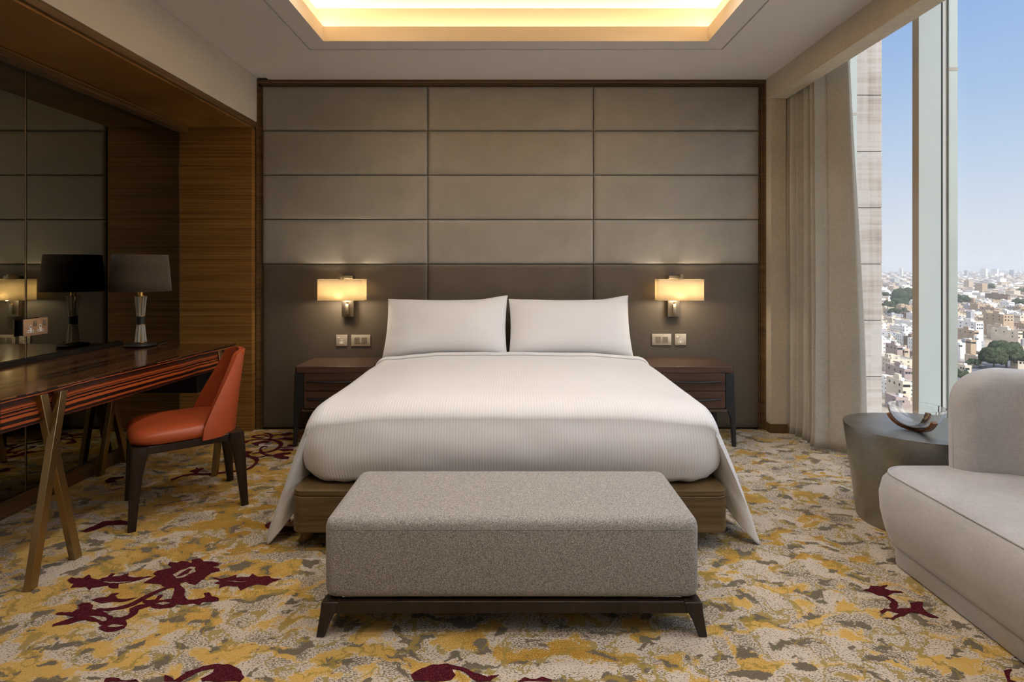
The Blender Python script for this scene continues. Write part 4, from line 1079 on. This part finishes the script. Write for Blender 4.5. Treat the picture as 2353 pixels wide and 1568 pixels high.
# ------------------------------------------------------------------ added fill lights in the ceiling, unseen, to brighten the room
def fill_light(x, y, e, label, ang=1.9, z=CZ):
    t = thing('ceiling_fill_light', label, 'fill_light', (x, y, z - 0.001), 'added fill lights in the ceiling')
    bm = NB(); lathe(bm, [(0.036, 0.0), (0.048, 0.0), (0.048, -0.006), (0.036, -0.006)], (x, y, z), 32, close=True); obj('ring', bm, 'nickel', t)
    ld = bpy.data.lights.new('fill_light_beam', 'SPOT'); ld.energy = e; ld.color = (0.97, 0.985, 1.0); ld.spot_size = ang; ld.spot_blend = 0.9; ld.shadow_soft_size = 0.045
    lo = bpy.data.objects.new('fill_light_beam', ld); COL.objects.link(lo); lo.parent = t; lo.location = (0, 0, -0.012)
    return t
for x_, y_, e_, w_ in ((-0.75, 2.9, 26, 'over the pillows side of the tray, left'), (0.8, 2.9, 30, 'over the pillows side of the tray, right'), (-0.75, 1.9, 26, 'in the middle of the tray, left'), (0.8, 1.9, 30, 'in the middle of the tray, right'), (-0.75, 1.0, 24, 'at the near end of the tray, left'), (0.8, 1.0, 26, 'at the near end of the tray, right')):
    fill_light(x_, y_, e_ * 1.5, 'added ceiling fill light ' + w_, 2.3, 3.09)
fill_light(-1.55, 0.4, 22, 'added ceiling fill light over the desk side of the room')
fill_light(1.62, 0.4, 24, 'added ceiling fill light over the sofa side of the room')
fill_light(0.0, -0.8, 14, 'added ceiling fill light in the middle, behind the tray')

# ------------------------------------------------------------------ the city below the window
GZ = -75.0
RNG = random.Random(11)
def facade(name, col, win=True):
    m = M(name); t = m.node('ShaderNodeTexCoord'); sp = m.node('ShaderNodeSeparateXYZ'); m.link(t.outputs['Object'], sp.inputs[0])
    g = m.node('ShaderNodeNewGeometry'); sn = m.node('ShaderNodeSeparateXYZ'); m.link(g.outputs['Normal'], sn.inputs[0])
    n = m.noise(m.coord((0.15, 0.15, 0.3)), 1.0, 3)
    base = m.ramp(n.outputs[0], [(0.3, tuple(x * 0.86 for x in col[:3]) + (1,)), (0.7, tuple(min(1, x * 1.1) for x in col[:3]) + (1,))])
    if win:
        h = m.math('FRACT', m.math('DIVIDE', m.math('ADD', sp.outputs['X'], sp.outputs['Y']), 4.3))
        v = m.math('FRACT', m.math('DIVIDE', sp.outputs['Z'], 3.5))
        a = m.math('MULTIPLY', m.math('LESS_THAN', m.math('ABSOLUTE', m.math('SUBTRACT', h, 0.5)), 0.14), m.math('LESS_THAN', m.math('ABSOLUTE', m.math('SUBTRACT', v, 0.5)), 0.20))
        a = m.math('MULTIPLY', a, m.math('LESS_THAN', m.math('ABSOLUTE', sn.outputs['Z']), 0.5))
        base = m.mix(m.math('MULTIPLY', a, 0.75), base, C(52, 50, 52))
    m.bsdf(base, 0.85, 0, None, spec=0.15); return m.m
CC = {'cream': C(186, 174, 156), 'white': C(208, 204, 198), 'tan': C(162, 142, 119), 'grey': C(154, 153, 155), 'pink': C(146, 131, 126), 'brown': C(122, 106, 93), 'sand': C(174, 158, 137)}
for k, c in CC.items():
    MAT['house_' + k] = facade('house_render_' + k, c); MAT['wall_' + k] = facade('plain_render_' + k, c, False)
MAT['roof_grey'] = facade('flat_roof_screed', C(150, 143, 134), False)
MAT['asphalt'] = plain('asphalt', C(92, 92, 96), 0.9, var=0.1)
MAT['window_dark'] = plain('dark_house_window', C(40, 42, 48), 0.2, var=0.1)
MAT['tank'] = plain('white_water_tank', C(232, 232, 230), 0.5, var=0.03)
MAT['blue_glass'] = plain('blue_grey_tower_facade', C(120, 138, 160), 0.3, var=0.1)
gm = M('dusty_ground'); gn = gm.noise(gm.coord((1, 1, 1)), 0.02, 6, 0.7)
gm.bsdf(gm.ramp(gn.outputs[0], [(0.35, C(104, 100, 96)), (0.5, C(150, 138, 122)), (0.65, C(184, 168, 146))]), 0.95, spec=0.1); MAT['ground'] = gm.m
lm = M('dark_foliage'); ln_ = lm.noise(lm.coord(), 0.9, 4, 0.7)
lm.bsdf(lm.ramp(ln_.outputs[0], [(0.35, C(30, 36, 26)), (0.52, C(54, 62, 42)), (0.68, C(84, 90, 64))]), 0.9, nrm=lm.bump(ln_.outputs[0], 1.0, 0.5), spec=0.1); MAT['foliage'] = lm.m
MAT['bark'] = plain('bark', C(90, 74, 58), 0.9, var=0.2)

gb = NB(); box(gb, -1500, 12500, -900, 13000, GZ - 2, GZ)
go = obj('ground', gb, 'ground', smooth=False); go['kind'] = 'structure'

ROT = math.radians(-7)
DL = Vector((math.sin(-ROT), math.cos(-ROT), 0)); DR = Vector((math.cos(ROT), math.sin(ROT), 0))
FOOT = []
def corner_at(x, y, h, gz=None):
    drop = CH - (GZ + h); Y = F * drop / (y - CY); return Vector(((x - CX) * Y / F, Y, 0))
def span(c, d, xt):
    k = (xt - CX) / F; return (k * c.y - c.x) / (d.x - k * d.y)
def house_mesh(bm, o, dl, dr, z0, z1, par=0.9, mi_wall=0, mi_roof=1):
    """box with a parapet; o is the near corner"""
    def pt(a, b, z): return (o.x + DL.x * a + DR.x * b, o.y + DL.y * a + DR.y * b, z)
    q = [(0, 0), (0, dr), (dl, dr), (dl, 0)]
    w = 0.3; qi = [(w, w), (w, dr - w), (dl - w, dr - w), (dl - w, w)]
    a = [bm.verts.new(pt(*p, z0)) for p in q]; b = [bm.verts.new(pt(*p, z1)) for p in q]
    c = [bm.verts.new(pt(*p, z1)) for p in qi]; d = [bm.verts.new(pt(*p, z1 - par)) for p in qi]
    for i in range(4):
        j = (i + 1) % 4
        for f in ((a[i], a[j], b[j], b[i]), (b[i], b[j], c[j], c[i]), (c[i], c[j], d[j], d[i])): bm.faces.new(f).material_index = mi_wall
    bm.faces.new(d).material_index = mi_roof; bm.faces.new(a[::-1]).material_index = mi_wall
def R2(o, a, b, z): return Vector((o.x + DL.x * a + DR.x * b, o.y + DL.y * a + DR.y * b, z))
def local_box(bm, o, a0, a1, b0, b1, z0, z1):
    vs_ = [bm.verts.new(R2(o, a, b, z)) for z in (z0, z1) for b in (b0, b1) for a in (a0, a1)]
    for q in ((0, 2, 3, 1), (4, 5, 7, 6), (0, 1, 5, 4), (2, 6, 7, 3), (0, 4, 6, 2), (1, 3, 7, 5)): bm.faces.new([vs_[i] for i in q])

def hero(cx_, cy_, xl, xr, h, col, label, wins=0, block=True, tanks=1, name='house'):
    """crop pixels of the roof corner, of the far left and far right ends"""
    fx = lambda x: 2020 + x / 4.48
    fy = 600 + cy_ / 4.48
    if name == 'tower_block': h = CH - GZ - (fy - CY) * 4600.0 / F
    o = corner_at(fx(cx_), fy, h)
    dl = max(4, min(70, span(o, DL, fx(xl)))); dr = max(4, min(70, span(o, DR, fx(xr))))
    FOOT.append((o.x - 2, o.x + DL.x * dl + DR.x * dr + 3, o.y - 6, o.y + DL.y * dl + 3))
    t = thing(name, label, 'building', (o.x, o.y, GZ))
    zt = GZ + h
    bm = NB(); house_mesh(bm, o, dl, dr, GZ - 0.5, zt); obj('walls', bm, ['wall_' + col, 'roof_grey'], t, smooth=False)
    if block:
        bm = NB(); local_box(bm, o, dl * .45, dl * .75, dr * .5, dr * .85, zt - 0.9, zt + 2.4); obj('stair_block', bm, 'wall_' + col, t, smooth=False)
    for k in range(tanks):
        c = R2(o, dl * RNG.uniform(.15, .4), dr * RNG.uniform(.15, .8), zt - 0.9)
        bm = NB(); lathe(bm, [(0, 0), (1.0, 0), (1.0, 1.7), (0.6, 2.1), (0, 2.2)], c, 14); obj('water_tank', bm, 'tank', t)
    nfl = max(1, int(h // 3.8))
    n = 0
    for fl in range(nfl):
        z = zt - 3.2 - fl * 3.6
        for q in range(3):
            if n >= wins: break
            bb = dr * (0.2 + 0.3 * q)
            bm = NB(); local_box(bm, o, -0.06, 0.05, bb - 0.7, bb + 0.7, z, z + 1.4); obj('window', bm, 'window_dark', t, smooth=False)
            aa = dl * (0.2 + 0.3 * q)
            bm = NB(); local_box(bm, o, aa - 0.8, aa + 0.8, -0.06, 0.05, z, z + 1.4); obj('window', bm, 'window_dark', t, smooth=False); n += 1
    return o, dl, dr
hero(245, 1240, 75, 322, 13, 'cream', 'nearest flat-roofed cream house left of the window post, just above the glass bowl', 4)
hero(262, 1112, 66, 362, 11, 'pink', 'long mauve-pink house directly behind the nearest cream house', 3, tanks=3)
hero(175, 1402, 60, 300, 7.5, 'pink', 'low pink annex at the bottom left, in front of the nearest cream house', 1, block=False)
hero(188, 872, 66, 222, 13, 'pink', 'brownish pink house in the left city view below the white roofs', 3, tanks=2)
hero(262, 905, 214, 300, 9, 'sand', 'small sand coloured house right of the brownish pink one', 2)
hero(345, 790, 250, 400, 11, 'brown', 'shaded brown house half hidden by the window post', 2)
hero(352, 630, 156, 430, 12, 'white', 'long pale grey warehouse in the left city view', 0, block=False)
hero(135, 585, 60, 215, 11, 'cream', 'cream walled building with a hollow roof left of the pale warehouse', 1)
hero(352, 543, 212, 420, 10, 'brown', 'low dark brown building behind the pale warehouse', 0, tanks=3)
hero(118, 790, 60, 160, 9, 'sand', 'small sandy house with roof tanks at the left end of the city view', 2, tanks=3)
hero(200, 320, 130, 222, 26, 'grey', 'blue-grey office block among trees in the left city view', 3, tanks=0)
hero(140, 225, 60, 165, 16, 'sand', 'pale yellow block at the far left beyond the office block', 2)
hero(998, 632, 800, 1075, 21, 'white', 'big white and grey block right of the window post', 6, tanks=2)
hero(943, 522, 896, 952, 27, 'grey', 'narrow grey tower standing behind the big white block', 0, block=False, tanks=0)
hero(1280, 552, 1072, 1388, 25, 'tan', 'large tan apartment block in the right city view', 6, tanks=6)
hero(1432, 725, 1150, 1472, 13, 'cream', 'cream villa with satellite dish above the big tree', 4, tanks=2)
hero(1340, 688, 1108, 1368, 14, 'sand', 'sand coloured house just behind the cream villa', 2)
hero(980, 718, 800, 1003, 15, 'tan', 'tan house with cluttered roof beside the window post, right view', 3, tanks=4)
hero(835, 845, 800, 884, 15, 'white', 'white slab-sided house at the window post, front of three', 1, block=False)
hero(945, 812, 890, 997, 16, 'tan', 'tall tan house with a white side wall, middle of three', 3, block=False)
hero(1004, 775, 985, 1046, 16, 'white', 'slim white slab-sided house left of the big tree', 1, block=False)
hero(1326, 345, 1090, 1350, 20, 'brown', 'long brown institutional building in the middle of the right view', 3)
hero(1188, 482, 1038, 1242, 15, 'tan', 'tan block just behind the large tan apartment building', 3)
hero(1010, 985, 880, 1064, 7, 'sand', 'low sand coloured wall and house left below the big tree', 1, block=False)
hero(886, 1075, 800, 899, 9, 'cream', 'cream house at the street beside the window post', 2, block=False)
hero(1430, 1015, 1350, 1560, 8, 'cream', 'low cream house right of the big tree', 2, tanks=2)
hero(1455, 915, 1392, 1560, 9, 'sand', 'sandy house behind the low cream house at the right edge', 2)
hero(1452, 560, 1388, 1560, 15, 'cream', 'cream house at the right edge beyond the large tan block', 3, tanks=2)
hero(1290, 620, 1190, 1330, 9, 'white', 'small white roofed house between the tan block and the villa', 1)
hero(1130, 405, 985, 1160, 12, 'white', 'long white single-storey hall in the right view', 0, block=False)
hero(1340, 425, 1235, 1395, 14, 'white', 'white house standing behind the tan block, right view', 3)
hero(1170, 270, 1090, 1300, 15, 'grey', 'wide low grey hall in the far right view', 0, block=False, tanks=0)
hero(905, 98, 876, 920, 62, 'grey', 'blue-grey tower on the horizon right of the window post', 0, block=False, tanks=0, name='tower_block')
hero(1385, 92, 1340, 1402, 66, 'grey', 'blue-grey tower on the horizon at the far right', 0, block=False, tanks=0, name='tower_block')
hero(1100, 80, 1035, 1118, 60, 'white', 'pale slab of towers on the horizon in the right view', 0, block=False, tanks=0, name='tower_block')
hero(1215, 82, 1150, 1232, 60, 'white', 'second pale slab of towers on the horizon, right of the first', 0, block=False, tanks=0, name='tower_block')
hero(235, 78, 205, 245, 60, 'white', 'small white tower on the horizon left of the window post', 0, block=False, tanks=0, name='tower_block')
# minaret
mp = corner_at(2020 + 1333 / 4.48, 600 + 200 / 4.48, 34)
t = thing('minaret', 'slender pale minaret rising above the houses in the right view', 'minaret', (mp.x, mp.y, GZ))
bm = NB(); lathe(bm, [(0, 0), (2.2, 0), (2.0, 22), (1.6, 23)], (mp.x, mp.y, GZ), 12); obj('shaft', bm, 'wall_sand', t)
bm = NB(); lathe(bm, [(1.6, 23), (2.6, 23.6), (2.6, 24.6), (1.3, 24.7), (1.2, 30)], (mp.x, mp.y, GZ), 12); obj('balcony', bm, 'wall_sand', t)
bm = NB(); lathe(bm, [(1.3, 30), (1.4, 31), (0.6, 33), (0, 35)], (mp.x, mp.y, GZ), 12); obj('cap', bm, 'wall_white', t)

# trees
def crown_mesh(bm, c, r, n, rg, flat=0.8):
    for k in range(n):
        a = rg.uniform(0, 2 * PI); e = rg.uniform(-0.3, 1.0); q = rg.uniform(0.45, 0.85) * r
        p = Vector((c.x + q * math.cos(a) * math.cos(e), c.y + q * math.sin(a) * math.cos(e), c.z + q * flat * math.sin(e)))
        s = rg.uniform(0.22, 0.42) * r
        ret = bmesh.ops.create_icosphere(bm, subdivisions=2, radius=s, matrix=Matrix.Translation(p))
        for v in ret['verts']:
            d = (v.co - p); v.co = p + d * (1 + 0.35 * mnoise.noise(v.co * (2.2 / s)))
def tree(x, y, hgt, r, label, n=26, seed=1):
    rg = random.Random(seed)
    o = corner_at(2020 + x / 4.48, 600 + y / 4.48, 0.0)
    t = thing('tree', label, 'tree', (o.x, o.y, GZ), 'trees in the city below')
    bm = NB(); tube(bm, [(o.x, o.y, GZ), (o.x + .2, o.y, GZ + hgt * .55)], [r * .07, r * .05], 8); obj('trunk', bm, 'bark', t)
    bm = NB(); crown_mesh(bm, Vector((o.x, o.y, GZ + hgt * 0.56)), r, n, rg, 0.85); obj('crown', bm, 'foliage', t, angle=3)
    FOOT.append((o.x - r * .6, o.x + r * .6, o.y - r * .6, o.y + r * .6))
tree(1180, 1120, 17, 9.0, 'left half of the big dark tree above the sofa back', 40, 3)
tree(1310, 1105, 20, 11.0, 'right and larger half of the big dark tree above the sofa back', 46, 5)
tree(860, 455, 20, 13, 'round green tree touching the window post in the right view', 30, 6)
tree(300, 450, 26, 26, 'widest dark grove tree in the left city view, at the window post', 44, 7)
tree(215, 500, 18, 15, 'dark grove tree in the left view, in front of the widest one', 30, 8)
tree(100, 505, 14, 12, 'dark tree at the far left of the city view', 26, 9)
tree(165, 580, 12, 10, 'green tree in front of the grove, above the pale warehouse', 26, 10)
tree(235, 570, 11, 8, 'small green tree right of the one above the pale warehouse', 22, 11)
tree(1455, 490, 17, 12, 'dark tree at the right edge behind the large tan block', 30, 12)
tree(1110, 320, 20, 20, 'distant dark tree row left of the brown institutional building', 30, 13)
tree(975, 1105, 7, 4.5, 'small dark bush tree by the street', 18, 14)
tree(1475, 360, 18, 15, 'distant tree near the right edge, above the cream roofs', 24, 15)
tree(840, 1250, 8, 5, 'leafy tree behind the upper left corner of the sofa back', 20, 16)
tree(1485, 845, 13, 7, 'dark tree at the right edge beside the cream villa', 22, 17)
tree(75, 400, 16, 12, 'small tree left of the blue-grey office block', 20, 18)

# street with parked cars
sa = corner_at(2020 + 1160 / 4.48, 600 + 1090 / 4.48, 0.0); sb_ = corner_at(2020 + 830 / 4.48, 600 + 1290 / 4.48, 0.0)
d = (sa - sb_).normalized(); n = Vector((-d.y, d.x, 0)) * 9
bm = NB(); q = [sb_ - d * 60 - n, sb_ - d * 60 + n, sa + d * 60 + n, sa + d * 60 - n]
V = [bm.verts.new((p.x, p.y, GZ + z)) for z in (-0.5, 0.06) for p in q]
for f in ((3, 2, 1, 0), (4, 5, 6, 7), (0, 1, 5, 4), (1, 2, 6, 5), (2, 3, 7, 6), (3, 0, 4, 7)): bm.faces.new([V[i] for i in f])
so = obj('street', bm, 'asphalt', smooth=False); so['kind'] = 'structure'
def car(x, y, col, label):
    o = corner_at(2020 + x / 4.48, 600 + y / 4.48, 0.8)
    t = thing('car', label, 'car', (o.x, o.y, GZ + 0.06), 'cars parked in the street')
    side = Vector((-d.y, d.x, 0)) * 1.8
    m = plain('car_paint_' + col, {'white': C(226, 226, 226), 'dark': C(42, 44, 50), 'silver': C(160, 164, 168)}[col], 0.25, 0.2, var=0.02)
    def at(l, w, z): return Vector((o.x, o.y, GZ + 0.06 + z)) + d * l + n.normalized() * w
    bm = NB(); prof_ = [(-2.2, .35), (-2.2, .85), (-1.1, .95), (1.2, .95), (2.2, .75), (2.2, .35)]
    A_ = [bm.verts.new(at(l, -0.85, z)) for l, z in prof_]; B_ = [bm.verts.new(at(l, 0.85, z)) for l, z in prof_]
    bm.faces.new(A_); bm.faces.new(B_[::-1])
    for i in range(6): bm.faces.new((A_[i], B_[i], B_[(i + 1) % 6], A_[(i + 1) % 6]))
    obj('body', bm, m, t)
    bm = NB(); prof_ = [(-1.9, .90), (-1.3, 1.42), (0.4, 1.42), (1.1, .90)]
    A_ = [bm.verts.new(at(l, -0.72, z)) for l, z in prof_]; B_ = [bm.verts.new(at(l, 0.72, z)) for l, z in prof_]
    bm.faces.new(A_); bm.faces.new(B_[::-1])
    for i in range(4): bm.faces.new((A_[i], B_[i], B_[(i + 1) % 4], A_[(i + 1) % 4]))
    obj('cabin', bm, 'window_dark', t)
    for l in (-1.35, 1.35):
        for w in (-0.8, 0.8):
            bm = NB(); tube(bm, [at(l, w - 0.1, 0.33), at(l, w + 0.1, 0.33)], 0.33, 12); obj('wheel', bm, 'black', t)
car(1040, 1090, 'dark', 'dark car in the street beside the big tree')
car(1075, 1072, 'white', 'white car in the street nearest the big tree')
car(955, 1165, 'dark', 'dark car parked lower down the street')
car(925, 1190, 'silver', 'silver car behind the lower dark car in the street')
car(870, 1215, 'dark', 'dark car at the bottom of the street beside the window post')

# the mass of small houses: the nearest ones as objects, the rest as one
protos = []
for k, (w, l, h, col) in enumerate(((16, 18, 9, 'cream'), (14, 22, 12, 'white'), (18, 16, 8, 'sand'), (20, 18, 14, 'tan'), (15, 15, 10, 'grey'), (22, 14, 7, 'pink'), (13, 17, 13, 'white'), (17, 20, 11, 'cream'))):
    me = bpy.data.meshes.new('small_house'); bm = NB()
    house_mesh(bm, Vector((0, 0, 0)), l, w, -0.5, h)
    local_box(bm, Vector((0, 0, 0)), l * .5, l * .75, w * .2, w * .5, h - 0.9, h + 2.2)
    for q in range(3):
        a, b = RNG.uniform(.1, .45) * l, RNG.uniform(.15, .85) * w
        local_box(bm, Vector((0, 0, 0)), a, a + 1.6, b, b + 1.6, h - 0.9, h + 0.9)
    bmesh.ops.recalc_face_normals(bm, faces=bm.faces); bm.to_mesh(me); bm.free()
    me.materials.append(MAT['house_' + col]); me.materials.append(MAT['roof_grey']); protos.append(me)
spots = []
Y = 330.0
while Y < 1300:
    step = 25 + Y * 0.006; kx = 0.60
    while kx < 0.98:
        X = kx * Y + RNG.uniform(-3, 3); yy = Y + RNG.uniform(-4, 4)
        kx += step / Y
        if any(a - 20 < X < b and c - 20 < yy < e for a, b, c, e in FOOT): continue
        v = Vector((X - sb_.x, yy - sb_.y, 0)); along = v.dot(d)
        if abs(v.dot(n.normalized())) < 26 and -60 < along < (sa - sb_).length + 40: continue
        spots.append((X, yy))
    Y += step
near = spots[:255]; rest = spots[255:]
for X, yy in near:
    pk = RNG.randrange(8); cn_ = ('cream', 'white', 'sandy', 'tan', 'grey', 'pinkish', 'white', 'cream')[pk]
    kk = CX + F * X / yy; side = 'left of' if kk < 2110 else ('hidden by or touching' if kk < 2205 else 'right of'); dist_ = 'nearest rows' if yy < 520 else ('middle rows' if yy < 760 else 'farther rows')
    o = bpy.data.objects.new('small_house', protos[pk]); COL.objects.link(o)
    o.location = (X, yy, GZ); o.rotation_euler.z = RNG.uniform(-0.06, 0.10); s = RNG.uniform(0.85, 1.1); o.scale = (s, s, RNG.uniform(0.7, 1.05))
    tag(o, 'small %s flat-roofed house %s the window post, in the %s' % (cn_, side, dist_), 'house', 'small %s houses %s the window post, %s' % (cn_, side, dist_))
Y = rest[-1][1] if rest else 1300
far = list(rest)
while Y < 11000:
    step = 24 + Y * 0.011; kx = 0.58
    while kx < 1.0:
        far.append((kx * Y + RNG.uniform(-6, 6), Y + RNG.uniform(-8, 8))); kx += step / Y
    Y += step * 0.95
# the city goes on toward the right, beyond what the picture shows
Rr = 260.0
while Rr < 9000:
    step = 27 + Rr * 0.02; a_ = math.radians(45.5)
    while a_ < math.radians(104):
        far.append((Rr * math.sin(a_) + RNG.uniform(-6, 6), Rr * math.cos(a_) + RNG.uniform(-6, 6))); a_ += step / Rr
    Rr += step
verts = []; faces = []; mids = []
for X, yy in far:
    sc_ = 1 + max(yy, X * 0.9) / 6500; w, l = RNG.uniform(11, 22) * sc_, RNG.uniform(11, 22) * sc_; h = RNG.uniform(6, 14) * (1 + (RNG.random() < 0.06) * RNG.uniform(0.5, 1.6))
    b = len(verts); r = RNG.uniform(-0.2, 0.25); cr_, sr = math.cos(r), math.sin(r)
    for z in (GZ - 0.3, GZ + h):
        for a, c in ((0, 0), (w, 0), (w, l), (0, l)): verts.append((X + a * cr_ - c * sr, yy + a * sr + c * cr_, z))
    mi = RNG.choice((0, 0, 1, 1, 1, 2, 3, 4, 5))
    for f in ((0, 1, 5, 4), (1, 2, 6, 5), (2, 3, 7, 6), (3, 0, 4, 7)): faces.append(tuple(b + i for i in f)); mids.append(mi)
    faces.append((b + 4, b + 5, b + 6, b + 7)); mids.append(6)
me = bpy.data.meshes.new('distant_city'); me.from_pydata(verts, [], faces)
for k in ('cream', 'white', 'tan', 'sand', 'grey', 'pink'): me.materials.append(MAT['house_' + k])
me.materials.append(MAT['roof_grey'])
me.polygons.foreach_set('material_index', mids); me.update()
dc = bpy.data.objects.new('distant_city', me); COL.objects.link(dc); dc['kind'] = 'stuff'
tag(dc, 'endless sea of tiny pale houses reaching the hazy horizon', 'city')

# dusty haze lying over the city
bm = NB(); box(bm, 90, 12400, 120, 12900, GZ + 0.3, 190)
hz = bpy.data.materials.new('dusty_haze'); hz.use_nodes = True; hn = hz.node_tree.nodes; hl = hz.node_tree.links
for x in list(hn): hn.remove(x)
ho = hn.new('ShaderNodeOutputMaterial'); hv = hn.new('ShaderNodeVolumeScatter'); hv.inputs['Color'].default_value = (0.90, 0.95, 1.0, 1); hv.inputs['Density'].default_value = 0.00006; hv.inputs['Anisotropy'].default_value = 0.0
hv.inputs['Color'].default_value = (0.56, 0.60, 0.66, 1); hv.inputs['Density'].default_value = 0.00011
ha = hn.new('ShaderNodeVolumeAbsorption'); ha.inputs['Color'].default_value = (0.58, 0.60, 0.62, 1); ha.inputs['Density'].default_value = 0.00011
hs = hn.new('ShaderNodeAddShader'); hl.new(hv.outputs[0], hs.inputs[0]); hl.new(ha.outputs[0], hs.inputs[1]); hl.new(hs.outputs[0], ho.inputs['Volume']); MAT['haze'] = hz
hb = obj('haze', bm, 'haze', smooth=False); hb['kind'] = 'stuff'; tag(hb, 'thin pale dust haze lying over the distant city', 'haze')
